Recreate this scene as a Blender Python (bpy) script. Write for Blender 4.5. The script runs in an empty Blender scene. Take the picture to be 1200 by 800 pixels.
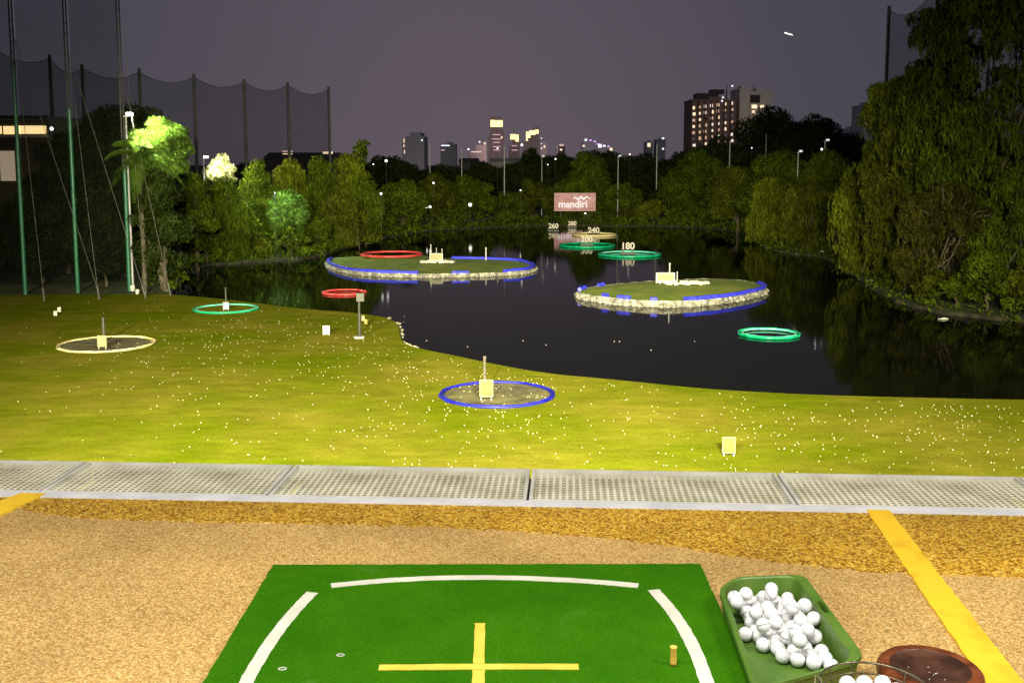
import bpy, bmesh, math, random
import numpy as np
from mathutils import Vector, Matrix
from mathutils.geometry import tessellate_polygon
R = math.radians
random.seed(7)
SC = bpy.context.scene
COL = SC.collection

# ------------------------------------------------------------------ camera
CAMZ = 14.5; F = 1200.0; PITCH = R(6.5); CX = 600.0; CY = 192 + F*math.tan(PITCH)
cam_d = bpy.data.cameras.new('camera'); cam = bpy.data.objects.new('camera', cam_d); COL.objects.link(cam)
cam.location = (0, 0, CAMZ); cam.rotation_euler = (math.pi/2 - PITCH, 0, 0)
cam_d.sensor_fit = 'HORIZONTAL'; cam_d.sensor_width = 36; cam_d.lens = 36*F/1200
cam_d.shift_y = -(400 - CY)/1200
cam_d.clip_start = 0.05; cam_d.clip_end = 12000
SC.camera = cam
SC.render.resolution_x = 1024; SC.render.resolution_y = 682

# ------------------------------------------------------------------ night sky
w = bpy.data.worlds.new('World'); SC.world = w; w.use_nodes = True
nt = w.node_tree; nt.nodes.clear(); N = nt.nodes.new; L = nt.links.new
out = N('ShaderNodeOutputWorld'); add = N('ShaderNodeAddShader')
sky = N('ShaderNodeTexSky'); sky.sky_type = 'NISHITA'; sky.sun_disc = False
sky.sun_elevation = R(-4); sky.sun_rotation = R(200)
b1 = N('ShaderNodeBackground'); b1.inputs[1].default_value = 0.05; L(sky.outputs[0], b1.inputs[0])
tc = N('ShaderNodeTexCoord'); sx = N('ShaderNodeSeparateXYZ'); L(tc.outputs['Generated'], sx.inputs[0])
rp = N('ShaderNodeValToRGB'); L(sx.outputs['Z'], rp.inputs[0])
e = rp.color_ramp.elements
e[0].position = 0.0; e[0].color = (.070, .063, .079, 1)
e[1].position = 1.0; e[1].color = (.030, .030, .042, 1)
k = e.new(.05); k.color = (.064, .061, .079, 1)
k = e.new(.17); k.color = (.059, .058, .077, 1)
# the city's glow: warmer and brighter towards its centre
dt = N('ShaderNodeVectorMath'); dt.operation = 'DOT_PRODUCT'; dt.inputs[1].default_value = (-0.05, 0.997, 0.06); L(tc.outputs['Generated'], dt.inputs[0])
mr = N('ShaderNodeMapRange'); mr.inputs['From Min'].default_value = .90; mr.inputs['From Max'].default_value = 1.0; L(dt.outputs['Value'], mr.inputs['Value'])
pw = N('ShaderNodeMath'); pw.operation = 'POWER'; pw.inputs[1].default_value = 2.2; L(mr.outputs[0], pw.inputs[0])
mx = N('ShaderNodeMix'); mx.data_type = 'RGBA'; mx.blend_type = 'ADD'; L(pw.outputs[0], mx.inputs[0]); L(rp.outputs[0], mx.inputs[6]); mx.inputs[7].default_value = (.052, .032, .037, 1)
nz = N('ShaderNodeTexNoise'); nz.inputs['Scale'].default_value = 2.2; nz.inputs['Detail'].default_value = 3; L(tc.outputs['Generated'], nz.inputs[0])
m2 = N('ShaderNodeMapRange'); m2.inputs['To Min'].default_value = .86; m2.inputs['To Max'].default_value = 1.14; L(nz.outputs[0], m2.inputs['Value'])
b2 = N('ShaderNodeBackground'); L(mx.outputs[2], b2.inputs[0]); L(m2.outputs[0], b2.inputs[1])
L(b1.outputs[0], add.inputs[0]); L(b2.outputs[0], add.inputs[1]); L(add.outputs[0], out.inputs[0])

SC.view_settings.view_transform = 'Standard'; SC.view_settings.look = 'None'
SC.view_settings.exposure = 0; SC.view_settings.gamma = 1

# ------------------------------------------------------------------ lamps of the range building, and added skyline fill
def spot(name, loc, target, watts, full, blend=1.0, col=(1, .95, .42), size=.5):
    d = bpy.data.lights.new(name, 'SPOT'); d.energy = watts; d.spot_size = R(full); d.spot_blend = blend
    d.color = col; d.shadow_soft_size = size
    o = bpy.data.objects.new(name, d); COL.objects.link(o); o.location = loc
    o.rotation_euler = (Vector(target) - Vector(loc)).to_track_quat('-Z', 'Y').to_euler()
    return o
FL = (1, .92, .60)
for x0, tx, ty, p in ((-26, -26, 62, 490e3), (-9, -6, 57, 350e3), (9, 13, 55, 300e3), (26, 36, 50, 290e3), (0, -8, 88, 450e3)):
    spot('floodlight', (x0, .5, 21), (tx, ty, 0), p, 54, 1.0, FL)
spot('floodlight', (6, .5, 21), (15, 115, 0), 420e3, 40, 1.0, FL)
spot('floodlight', (20, .5, 21), (56, 118, 3), 95e3, 50, 1.0, FL)
spot('floodlight', (-10, .5, 21), (-42, 172, 7), 360e3, 24, 1.0, FL)
spot('floodlight', (0, .5, 21), (12, 250, 0), 330e3, 30, 1.0, FL)
ZD = CAMZ - 1.42      # tee deck level
def area(name, loc, sx_, sy_, watts, tilt, col=(1, .96, .88)):
    d = bpy.data.lights.new(name, 'AREA'); d.shape = 'RECTANGLE'; d.size = sx_; d.size_y = sy_; d.energy = watts; d.color = col
    o = bpy.data.objects.new(name, d); COL.objects.link(o); o.location = loc; o.rotation_euler = (R(tilt), 0, 0)
for lx in (-3.0, 0, 3.0): area('ceiling_lamp', (lx, 1.5, ZD+3.0), 1.4, .5, 152, 25)
def skyline_fill_spot(loc, target, watts, full): spot('added_skyline_fill', loc, target, watts, full, .8, (1, .82, .78))  # added lamps, brighten the skyline in place of distance haze
skyline_fill_spot((20, 1150, 40), (30, 1500, 50), 900e3, 70); skyline_fill_spot((-90, 600, 10), (-68, 700, 25), 18e3, 60); skyline_fill_spot((150, 450, 60), (138, 575, 45), 55e3, 60); skyline_fill_spot((230, 500, 10), (215, 600, 40), 14e3, 60)

# ------------------------------------------------------------------ helpers
cp, sp_ = math.cos(PITCH), math.sin(PITCH)
def ray(x, y):
    a = (x-CX)/F; b = -(y-CY)/F
    return Vector((a, cp + b*sp_, -sp_ + b*cp))
def W(x, y, z):
    d = ray(x, y); t = (z-CAMZ)/d.z
    return Vector((d.x*t, d.y*t, z))
def D(x, y, Y):
    d = ray(x, y); t = Y/d.y
    return Vector((d.x*t, Y, CAMZ + d.z*t))
def tag(o, label=None, cat=None, group=None, kind=None):
    if label: o['label'] = label
    if cat: o['category'] = cat
    if group: o['group'] = group
    if kind: o['kind'] = kind
    return o
def empty(name, loc, label, cat, group=None, rz=0):
    o = bpy.data.objects.new(name, None); COL.objects.link(o); o.location = loc; o.rotation_euler.z = rz
    o.empty_display_size = .2
    return tag(o, label, cat, group)
def link(name, me, m, parent=None, loc=None):
    o = bpy.data.objects.new(name, me); COL.objects.link(o)
    if m is not None and not me.materials:
        for q in (m if isinstance(m, (list, tuple)) else [m]): me.materials.append(q)
    if parent: o.parent = parent
    if loc is not None: o.location = loc
    return o
class MB:
    def __init__(s): s.v = []; s.f = []; s.mi = []; s.sm = []
    def _a(s, vs, fs, mi=0, smooth=False):
        b = len(s.v); s.v += [tuple(q) for q in vs]
        s.f += [tuple(b+i for i in f) for f in fs]; s.mi += [mi]*len(fs); s.sm += [smooth]*len(fs)
        return s
    def box(s, c, d, rz=0, mi=0):
        c = Vector(c); M = Matrix.Rotation(rz, 3, 'Z'); h = [q/2 for q in d]
        vs = [c + M @ Vector((i*h[0], j*h[1], k_*h[2])) for i in (-1, 1) for j in (-1, 1) for k_ in (-1, 1)]
        return s._a(vs, [(0, 1, 3, 2), (4, 6, 7, 5), (0, 4, 5, 1), (2, 3, 7, 6), (0, 2, 6, 4), (1, 5, 7, 3)], mi)
    def tube(s, pts, r, n=8, closed=False, mi=0, cap=True, sq=1.0):
        pts = [Vector(p) for p in pts]; m = len(pts); rs = r if isinstance(r, (list, tuple)) else [r]*m
        vs = []; up0 = None
        for i, p in enumerate(pts):
            a = pts[(i-1) % m] if (closed or i) else p; b = pts[(i+1) % m] if (closed or i < m-1) else p
            t = (b-a).normalized() if (b-a).length > 1e-9 else Vector((0, 0, 1))
            ref = Vector((0, 0, 1)) if abs(t.z) < .9 else Vector((0, 1, 0))
            u = t.cross(ref).normalized(); v = u.cross(t)
            for q in range(n):
                an = 2*math.pi*q/n; vs.append(p + rs[i]*(math.cos(an)*u + math.sin(an)*v*sq))
        fs = []
        for i in range(m if closed else m-1):
            j = (i+1) % m
            for q in range(n): fs.append((i*n+q, i*n+(q+1) % n, j*n+(q+1) % n, j*n+q))
        s._a(vs, fs, mi, True)
        if cap and not closed:
            s._a(vs[:n], [tuple(range(n))], mi); s._a(vs[-n:], [tuple(reversed(range(n)))], mi)
        return s
    def cyl(s, a, b, r0, r1=None, n=12, mi=0): return s.tube([a, b], [r0, r0 if r1 is None else r1], n, mi=mi)
    def lathe(s, prof, n=32, c=(0, 0, 0), mi=0):
        c = Vector(c); vs = []; m = len(prof)
        for r, z in prof:
            for q in range(n):
                a = 2*math.pi*q/n; vs.append(c + Vector((r*math.cos(a), r*math.sin(a), z)))
        fs = [(i*n+q, i*n+(q+1) % n, (i+1)*n+(q+1) % n, (i+1)*n+q) for i in range(m-1) for q in range(n)]
        return s._a(vs, fs, mi, True)
    def prism(s, poly, z0, z1, mi=0, side=0):
        """flat outline in xy, extruded z0..z1; z1 may be a list"""
        n = len(poly); zt = z1 if isinstance(z1, (list, tuple)) else [z1]*n
        top = [Vector((p[0], p[1], zt[i])) for i, p in enumerate(poly)]; bot = [Vector((p[0], p[1], z0)) for p in poly]
        tri = tessellate_polygon([[Vector((p[0], p[1], 0)) for p in poly]])
        area_ = sum(poly[i][0]*poly[(i+1) % n][1]-poly[(i+1) % n][0]*poly[i][1] for i in range(n))
        def up(t):
            a, b, c = (top[i] for i in t); return t if (b-a).cross(c-a).z > 0 else t[::-1]
        s._a(top, [up(t) for t in tri], mi)
        s._a(bot, [up(t)[::-1] for t in tri], side)
        q = [(i, (i+1) % n, n+(i+1) % n, n+i) for i in range(n)]
        if area_ < 0: q = [x[::-1] for x in q]
        return s._a(bot+top, q, side)
    def quad(s, a, b, c, d, mi=0): return s._a([a, b, c, d], [(0, 1, 2, 3)], mi)
    def ball(s, c, r, n=8, mi=0, sc=(1, 1, 1)):
        c = Vector(c); pr = []
        vs = []; m = max(3, n//2+1)
        for i in range(m+1):
            th = math.pi*i/m
            for q in range(n):
                a = 2*math.pi*q/n
                vs.append(c + Vector((r*sc[0]*math.sin(th)*math.cos(a), r*sc[1]*math.sin(th)*math.sin(a), r*sc[2]*math.cos(th))))
        fs = [(i*n+q, (i+1)*n+q, (i+1)*n+(q+1) % n, i*n+(q+1) % n) for i in range(m) for q in range(n)]
        return s._a(vs, fs, mi, True)
    def build(s, name, m=None, parent=None, loc=None, org=None):
        me = bpy.data.meshes.new(name); o_ = Vector(org) if org is not None else Vector((0, 0, 0))
        me.from_pydata([tuple(Vector(v)-o_) for v in s.v], [], s.f)
        me.polygons.foreach_set('material_index', s.mi); me.polygons.foreach_set('use_smooth', s.sm); me.update()
        o = link(name, me, m, parent, loc)
        if org is not None and parent is None: o.location = org
        return o
def circle(r, n, z=0, c=(0, 0), jit=0, seed=0):
    rr = random.Random(seed)
    return [Vector((c[0]+(r+rr.uniform(-jit, jit))*math.cos(2*math.pi*i/n), c[1]+(r+rr.uniform(-jit, jit))*math.sin(2*math.pi*i/n), z)) for i in range(n)]

# ------------------------------------------------------------------ materials
def mat(name, c1, c2=None, scale=5, rough=.7, metal=0, bump=0, bscale=None, emis=None, estr=0, detail=4, stretch=None, coord='Object', lo=.35, hi=.65, spec=.5, bdist=.02):
    m = bpy.data.materials.new(name); m.use_nodes = True; t = m.node_tree; p = t.nodes['Principled BSDF']
    p.inputs['Roughness'].default_value = rough; p.inputs['Metallic'].default_value = metal; p.inputs['Specular IOR Level'].default_value = spec
    p.inputs['Base Color'].default_value = (*c1, 1)
    tcn = t.nodes.new('ShaderNodeTexCoord'); mp = t.nodes.new('ShaderNodeMapping')
    t.links.new(tcn.outputs[coord], mp.inputs[0])
    if stretch: mp.inputs['Scale'].default_value = stretch
    if c2:
        n = t.nodes.new('ShaderNodeTexNoise'); n.inputs['Scale'].default_value = scale; n.inputs['Detail'].default_value = detail
        t.links.new(mp.outputs[0], n.inputs[0]); r = t.nodes.new('ShaderNodeValToRGB'); t.links.new(n.outputs[0], r.inputs[0])
        r.color_ramp.elements[0].position = lo; r.color_ramp.elements[1].position = hi
        r.color_ramp.elements[0].color = (*c1, 1); r.color_ramp.elements[1].color = (*c2, 1)
        t.links.new(r.outputs[0], p.inputs['Base Color'])
    if bump:
        n2 = t.nodes.new('ShaderNodeTexNoise'); n2.inputs['Scale'].default_value = bscale or scale*4; n2.inputs['Detail'].default_value = 5
        t.links.new(mp.outputs[0], n2.inputs[0]); b = t.nodes.new('ShaderNodeBump'); b.inputs['Strength'].default_value = bump; b.inputs['Distance'].default_value = bdist
        t.links.new(n2.outputs[0], b.inputs['Height']); t.links.new(b.outputs[0], p.inputs['Normal'])
    if emis: p.inputs['Emission Color'].default_value = (*emis, 1); p.inputs['Emission Strength'].default_value = estr
    return m
def leafmat(name, a, b, trans=.25, rough=.55):
    m = bpy.data.materials.new(name); m.use_nodes = True; t = m.node_tree; p = t.nodes['Principled BSDF']; o = t.nodes['Material Output']
    g = t.nodes.new('ShaderNodeNewGeometry'); r = t.nodes.new('ShaderNodeValToRGB'); t.links.new(g.outputs['Random Per Island'], r.inputs[0])
    r.color_ramp.elements[0].color = (*a, 1); r.color_ramp.elements[1].color = (*b, 1)
    q = t.nodes.new('ShaderNodeTexNoise'); q.inputs['Scale'].default_value = .42; q.inputs['Detail'].default_value = 6; q.inputs['Roughness'].default_value = .65
    tcn = t.nodes.new('ShaderNodeTexCoord'); t.links.new(tcn.outputs['Object'], q.inputs[0])
    mr_ = t.nodes.new('ShaderNodeMapRange'); mr_.inputs['From Min'].default_value = .3; mr_.inputs['From Max'].default_value = .7; mr_.inputs['To Min'].default_value = .22; mr_.inputs['To Max'].default_value = 1.75
    t.links.new(q.outputs[0], mr_.inputs['Value'])
    mu = t.nodes.new('ShaderNodeVectorMath'); mu.operation = 'SCALE'; t.links.new(r.outputs[0], mu.inputs[0]); t.links.new(mr_.outputs[0], mu.inputs['Scale'])
    t.links.new(mu.outputs[0], p.inputs['Base Color']); p.inputs['Roughness'].default_value = rough; p.inputs['Specular IOR Level'].default_value = .06
    tr = t.nodes.new('ShaderNodeBsdfTranslucent'); t.links.new(mu.outputs[0], tr.inputs[0])
    ms = t.nodes.new('ShaderNodeMixShader'); ms.inputs[0].default_value = trans
    t.links.new(p.outputs[0], ms.inputs[1]); t.links.new(tr.outputs[0], ms.inputs[2]); t.links.new(ms.outputs[0], o.inputs[0])
    return m
def emat(name, c, s):
    return mat(name, (.2, .2, .2), emis=c, estr=s)

M = {}
M['leaf_mid'] = leafmat('leaf_mid', (.034, .056, .003), (.092, .132, .007))
M['leaf_unlit'] = leafmat('leaf_unlit', (.010, .018, .003), (.026, .040, .006), .1)  # unlit foliage: the missing lamplight is put into a darker leaf colour
M['leaf_willow'] = leafmat('leaf_willow', (.055, .074, .003), (.145, .165, .010))
M['leaf_olive'] = leafmat('leaf_olive', (.036, .048, .003), (.094, .112, .008))
M['leaf_brown'] = leafmat('leaf_brown', (.022, .025, .003), (.058, .057, .007))
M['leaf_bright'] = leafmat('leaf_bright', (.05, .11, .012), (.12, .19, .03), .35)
M['leaf_lamplit'] = leafmat('leaf_lamplit', (.16, .18, .06), (.34, .34, .16), .3)  # cream glare of the lamp on the leaves, put into their colour
M['bark'] = mat('bark', (.05, .04, .025), (.11, .09, .055), 3, .9, bump=.5)
M['net_pole'] = mat('net_pole', (.012, .10, .052), (.02, .14, .075), 2, .4)
M['net_pole_dark'] = mat('net_pole_dark', (.035, .035, .035), (.06, .06, .055), 2, .8)
M['grey_pole'] = mat('grey_pole', (.32, .33, .32), (.42, .42, .40), 2, .5)
M['lamp_on'] = emat('lamp_on', (1, .95, .85), 8)
M['lamp_weak'] = emat('lamp_weak', (.9, .95, 1), .8)
M['lamp_far'] = emat('lamp_far', (1, .95, .85), 3.5)
M['lamp_warm'] = emat('lamp_warm', (1, .78, .45), 5)
M['white'] = mat('white', (.62, .60, .52), (.8, .78, .70), 3, .6)
M['cream'] = mat('cream', (.30, .26, .12), (.38, .33, .17), 6, .6)
M['yellow_board'] = mat('yellow_board', (.26, .22, .012), (.32, .28, .03), 4, .5)
M['ring_blue'] = mat('ring_blue', (.004, .006, .24), (.018, .022, .42), 1.3, .5)
M['edge_blue'] = mat('edge_blue', (.03, .04, .85), (.07, .08, .92), 1.3, .5)
M['ring_green'] = mat('ring_green', (.0, .30, .12), (.01, .46, .22), 1.1, .35)
M['ring_cyan'] = mat('ring_cyan', (.10, .62, .50), (.25, .75, .62), 1.1, .35)
M['ring_red'] = mat('ring_red', (.58, .025, .03), (.72, .10, .09), 1.0, .4)
M['ring_yellow'] = mat('ring_yellow', (.82, .64, .28), (.88, .76, .44), 1.0, .5)
M['concrete'] = mat('concrete', (.42, .40, .36), (.56, .54, .50), 6, .85, bump=.2, bscale=60)
M['steel'] = mat('steel', (.045, .045, .04), (.08, .08, .07), 4, .5)
M['rubber_black'] = mat('rubber_black', (.02, .02, .02), (.05, .05, .05), 6, .7)

# ------------------------------------------------------------------ setting: lake, ground, lawn
near = [(200, 346), (250, 350), (300, 356), (360, 363), (400, 366), (430, 369.5), (452, 373), (464, 378), (469, 385), (470, 393), (474, 402), (485, 407), (505, 412), (540, 419), (580, 427.5), (620, 435), (660, 440.5), (700, 444), (760, 450), (820, 456), (880, 460), (950, 463.5), (1030, 466), (1120, 468), (1200, 469.5), (1330, 471)]
far = [(1330, 382), (1200, 373), (1120, 366), (1075, 358), (1050, 350), (1030, 340), (1015, 328), (995, 318), (978, 306), (958, 299), (930, 296), (905, 291), (890, 283), (870, 273), (840, 267), (790, 264), (730, 264), (650, 263), (560, 266), (520, 268), (480, 272), (440, 280), (400, 290), (370, 299), (300, 305), (232, 310), (214, 318), (206, 334)]
GZ = .35
def smooth_line(pts, k=3):
    o = []
    for i in range(len(pts)-1):
        p0 = pts[max(0, i-1)]; p1 = pts[i]; p2 = pts[i+1]; p3 = pts[min(len(pts)-1, i+2)]
        for j in range(k):
            t = j/k
            o.append(tuple(.5*((2*p1[c]) + (-p0[c]+p2[c])*t + (2*p0[c]-5*p1[c]+4*p2[c]-p3[c])*t*t + (-p0[c]+3*p1[c]-3*p2[c]+p3[c])*t**3) for c in (0, 1)))
    o.append(pts[-1]); return o
nearP = [W(x, y, GZ) for x, y in smooth_line(near, 3)]
farP = [W(x, y, GZ) for x, y in smooth_line(far, 3)]
rr = random.Random(3)
farP = [p + Vector((rr.uniform(-.5, .5), rr.uniform(-.8, .8), 0)) for p in farP]
lake = nearP + farP                       # outline of the lake
# ground: great sheet with the lake cut out of it, plus the bank going down into the water
gnd = MB()
outer = [Vector((-5000, -60, GZ)), Vector((5000, -60, GZ)), Vector((5000, 9000, GZ)), Vector((-5000, 9000, GZ))]
poly = [outer, lake]
flat = outer + lake
tri = tessellate_polygon(poly)
fs = []
for t in tri:
    a, b, c = (flat[i] for i in t)
    fs.append(t if (b-a).cross(c-a).z > 0 else t[::-1])
gnd._a(flat, fs)
nL = len(lake)
cen = sum(lake, Vector())/nL
low = []
for i in range(nL):
    t = (lake[(i+1) % nL]-lake[i-1]).normalized(); nrm = Vector((-t.y, t.x, 0))
    if nrm.dot(Vector((0, 0, 1)).cross(t)) < 0: nrm = -nrm
    low.append(lake[i] + nrm*.5 + Vector((0, 0, -GZ-.7)))
gnd._a(lake+low, [(i, nL+i, nL+(i+1) % nL, (i+1) % nL) for i in range(nL)], 1)
M['bank_grass'] = mat('bank_grass', (.018, .028, .002), (.060, .078, .006), .35, .9, bump=.6, bscale=3, coord='Object', bdist=.2)
M['mud'] = mat('mud', (.012, .012, .005), (.045, .04, .018), 1.2, .9, bump=.5, bscale=4)
tag(gnd.build('ground', [M['bank_grass'], M['mud']]), kind='structure')
# water
wm = bpy.data.materials.new('lake_water'); wm.use_nodes = True; t = wm.node_tree; p = t.nodes['Principled BSDF']
p.inputs['Base Color'].default_value = (.004, .005, .0025, 1); p.inputs['Roughness'].default_value = .035; p.inputs['IOR'].default_value = 1.12; p.inputs['Specular IOR Level'].default_value = .50
tcn = t.nodes.new('ShaderNodeTexCoord'); mp = t.nodes.new('ShaderNodeMapping'); mp.inputs['Scale'].default_value = (.5, 1.6, 1)
t.links.new(tcn.outputs['Object'], mp.inputs[0]); n1 = t.nodes.new('ShaderNodeTexNoise'); n1.inputs['Scale'].default_value = .9; n1.inputs['Detail'].default_value = 4
t.links.new(mp.outputs[0], n1.inputs[0]); bp = t.nodes.new('ShaderNodeBump'); bp.inputs['Strength'].default_value = .035; bp.inputs['Distance'].default_value = .12
t.links.new(n1.outputs[0], bp.inputs['Height']); t.links.new(bp.outputs[0], p.inputs['Normal'])
xs = [q.x for q in lake]; ys = [q.y for q in lake]
wb = MB(); wb.quad((min(xs)-20, min(ys)-5, 0), (max(xs)+20, min(ys)-5, 0), (max(xs)+20, max(ys)+10, 0), (min(xs)-20, max(ys)+10, 0))
tag(wb.build('water', wm), kind='structure')

# lawn
lm = bpy.data.materials.new('lawn_grass'); lm.use_nodes = True; t = lm.node_tree; p = t.nodes['Principled BSDF']
p.inputs['Roughness'].default_value = 1; p.inputs['Specular IOR Level'].default_value = 0
tcn = t.nodes.new('ShaderNodeTexCoord')
def noise(t, scale, stretch, detail=5, rough=.6):
    mp = t.nodes.new('ShaderNodeMapping'); mp.inputs['Scale'].default_value = stretch
    t.links.new(tcn.outputs['Object'], mp.inputs[0]); n = t.nodes.new('ShaderNodeTexNoise'); n.inputs['Scale'].default_value = scale
    n.inputs['Detail'].default_value = detail; n.inputs['Roughness'].default_value = rough; t.links.new(mp.outputs[0], n.inputs[0]); return n
na = noise(t, .10, (1, 1.0, 1)); ra = t.nodes.new('ShaderNodeValToRGB'); t.links.new(na.outputs[0], ra.inputs[0])
ra.color_ramp.elements[0].position = .38; ra.color_ramp.elements[0].color = (.118, .150, .004, 1)
ra.color_ramp.elements[1].position = .62; ra.color_ramp.elements[1].color = (.192, .176, .018, 1)
nb = noise(t, .9, (.45, .8, 1), 6, .7); rb = t.nodes.new('ShaderNodeMapRange'); rb.inputs['From Min'].default_value = .3; rb.inputs['From Max'].default_value = .7; rb.inputs['To Min'].default_value = .80; rb.inputs['To Max'].default_value = 1.17
t.links.new(nb.outputs[0], rb.inputs['Value'])
nc = noise(t, 7, (1, .7, 1), 5, .85); rc = t.nodes.new('ShaderNodeMapRange'); rc.inputs['From Min'].default_value = .3; rc.inputs['From Max'].default_value = .7; rc.inputs['To Min'].default_value = .70; rc.inputs['To Max'].default_value = 1.30
t.links.new(nc.outputs[0], rc.inputs['Value'])
ma = t.nodes.new('ShaderNodeMath'); ma.operation = 'MULTIPLY'; t.links.new(rb.outputs[0], ma.inputs[0]); t.links.new(rc.outputs[0], ma.inputs[1])
mu = t.nodes.new('ShaderNodeVectorMath'); mu.operation = 'SCALE'; t.links.new(ra.outputs[0], mu.inputs[0]); t.links.new(ma.outputs[0], mu.inputs['Scale'])
t.links.new(mu.outputs[0], p.inputs['Base Color'])
nd = noise(t, .35, (1, 1.6, 1), 6, .55); bp = t.nodes.new('ShaderNodeBump'); bp.inputs['Strength'].default_value = .30; bp.inputs['Distance'].default_value = .35
t.links.new(nd.outputs[0], bp.inputs['Height']); t.links.new(bp.outputs[0], p.inputs['Normal'])
LZ = .45
edge_in = []
for i, q in enumerate(nearP):
    a = nearP[max(0, i-1)]; b = nearP[min(len(nearP)-1, i+1)]; tt = (b-a).normalized()
    edge_in.append(q + Vector((tt.y, -tt.x, 0))*.12)
lawnp = [Vector((-150, 112, 0)), Vector((-150, -8, 0)), Vector((150, -8, 0)), Vector((150, edge_in[-1].y, 0))] + [Vector((q.x, q.y, 0)) for q in reversed(edge_in)] + [W(150, 344.5, LZ), W(80, 345, LZ), W(0, 346, LZ), W(-60, 348, LZ)]
lw = MB(); lw.prism([(q.x, q.y) for q in lawnp], .0, LZ, 0, 1)
M['lawn_edge'] = mat('lawn_edge', (.30, .27, .16), (.5, .46, .32), 1.5, .9)
tag(lw.build('lawn', [lm, M['lawn_edge']]), kind='structure')
# pale stones along the little headland of the lawn
hb = MB(); rr = random.Random(5)
for i, q in enumerate(nearP):
    if 17 < i < 34:
        for j in range(2):
            c = q.lerp(nearP[i+1], rr.random()); hb.ball((c.x+rr.uniform(-.1, .2), c.y+rr.uniform(-.2, .2), rr.uniform(.15, .45)), rr.uniform(.10, .22), 7, sc=(1, 1, .7))
M['stone'] = mat('stone', (.16, .15, .10), (.34, .31, .22), 1.5, .9, bump=.4, bscale=8)
tag(hb.build('shore_stones', M['stone']), kind='stuff', label='pale stones edging the small headland of the lawn', cat='stones')

# ------------------------------------------------------------------ tee deck
def poly_sheet(name, pts, z0, z1, m, **kw):
    b = MB(); b.prism([(q.x, q.y) for q in pts], z0, z1); o = b.build(name, m)
    return tag(o, **kw) if kw else o
EA = W(0, 578, ZD); EB = W(1200, 600, ZD)
U = (EB-EA).normalized(); V = Vector((-U.y, U.x, 0))
E0 = EA + U*((Vector((0, 0, 0))-EA).dot(U))                # on the edge line, abreast of the camera
def E(u, v, z=0): return Vector((E0.x+U.x*u+V.x*v, E0.y+U.y*u+V.y*v, ZD+z))
def pebble(name, cols, scale, coat=.2):
    m = bpy.data.materials.new(name); m.use_nodes = True; t = m.node_tree; p = t.nodes['Principled BSDF']
    tcn = t.nodes.new('ShaderNodeTexCoord'); nzz = t.nodes.new('ShaderNodeTexNoise'); nzz.inputs['Scale'].default_value = scale*.6; t.links.new(tcn.outputs['Object'], nzz.inputs[0])
    vm = t.nodes.new('ShaderNodeVectorMath'); vm.operation = 'MULTIPLY_ADD'; vm.inputs[1].default_value = (.012, .012, .012); t.links.new(nzz.outputs['Color'], vm.inputs[0]); t.links.new(tcn.outputs['Object'], vm.inputs[2])
    v = t.nodes.new('ShaderNodeTexVoronoi'); v.inputs['Scale'].default_value = scale; t.links.new(vm.outputs[0], v.inputs[0])
    sp = t.nodes.new('ShaderNodeSeparateColor'); t.links.new(v.outputs['Color'], sp.inputs[0])
    r = t.nodes.new('ShaderNodeValToRGB'); t.links.new(sp.outputs[0], r.inputs[0]); el = r.color_ramp.elements
    el[0].position = 0; el[0].color = (*cols[0], 1); el[1].position = 1; el[1].color = (*cols[-1], 1)
    for i, c in enumerate(cols[1:-1]): el.new((i+1)/(len(cols)-1)).color = (*c, 1)
    big = t.nodes.new('ShaderNodeTexNoise'); big.inputs['Scale'].default_value = 1.6; big.inputs['Detail'].default_value = 5; t.links.new(tcn.outputs['Object'], big.inputs[0])
    br = t.nodes.new('ShaderNodeMapRange'); br.inputs['From Min'].default_value = .3; br.inputs['From Max'].default_value = .7; br.inputs['To Min'].default_value = .80; br.inputs['To Max'].default_value = 1.18; t.links.new(big.outputs[0], br.inputs['Value'])
    cr = t.nodes.new('ShaderNodeMapRange'); cr.inputs['From Min'].default_value = .0; cr.inputs['From Max'].default_value = .75; cr.inputs['To Min'].default_value = 1.15; cr.inputs['To Max'].default_value = .55; t.links.new(v.outputs['Distance'], cr.inputs['Value'])
    mm = t.nodes.new('ShaderNodeMath'); mm.operation = 'MULTIPLY'; t.links.new(br.outputs[0], mm.inputs[0]); t.links.new(cr.outputs[0], mm.inputs[1])
    mu = t.nodes.new('ShaderNodeVectorMath'); mu.operation = 'SCALE'; t.links.new(r.outputs[0], mu.inputs[0]); t.links.new(mm.outputs[0], mu.inputs['Scale'])
    t.links.new(mu.outputs[0], p.inputs['Base Color']); p.inputs['Roughness'].default_value = .55; p.inputs['Coat Weight'].default_value = coat; p.inputs['Coat Roughness'].default_value = .3
    b = t.nodes.new('ShaderNodeBump'); b.inputs['Strength'].default_value = .6; b.inputs['Distance'].default_value = .004; b.invert = True
    t.links.new(v.outputs['Distance'], b.inputs['Height']); t.links.new(b.outputs[0], p.inputs['Normal'])
    return m
dry = pebble('pebble_floor_dry', [(.44, .25, .06), (.60, .36, .10), (.70, .44, .14), (.82, .57, .22)], 150, .05)
wet = pebble('pebble_floor_wet', [(.22, .09, .001), (.52, .25, .008), (.76, .42, .022), (.88, .62, .10)], 120, .2)
deck = MB(); deck.prism([E(-9, -.05)[:2], E(-9, -7.5)[:2], E(9, -7.5)[:2], E(9, -.05)[:2]], ZD-.35, ZD)
tag(deck.build('tee_deck', dry), kind='structure')
lp = MB(); lp.prism([E(-9, -.048)[:2], E(9, -.048)[:2], E(9, .02)[:2], E(-9, .02)[:2]], ZD-.30, ZD+.006)
tag(lp.build('deck_edge', mat('deck_edge', (.56, .56, .56), (.70, .69, .67), 7, .6, bump=.1)), kind='structure')
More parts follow.
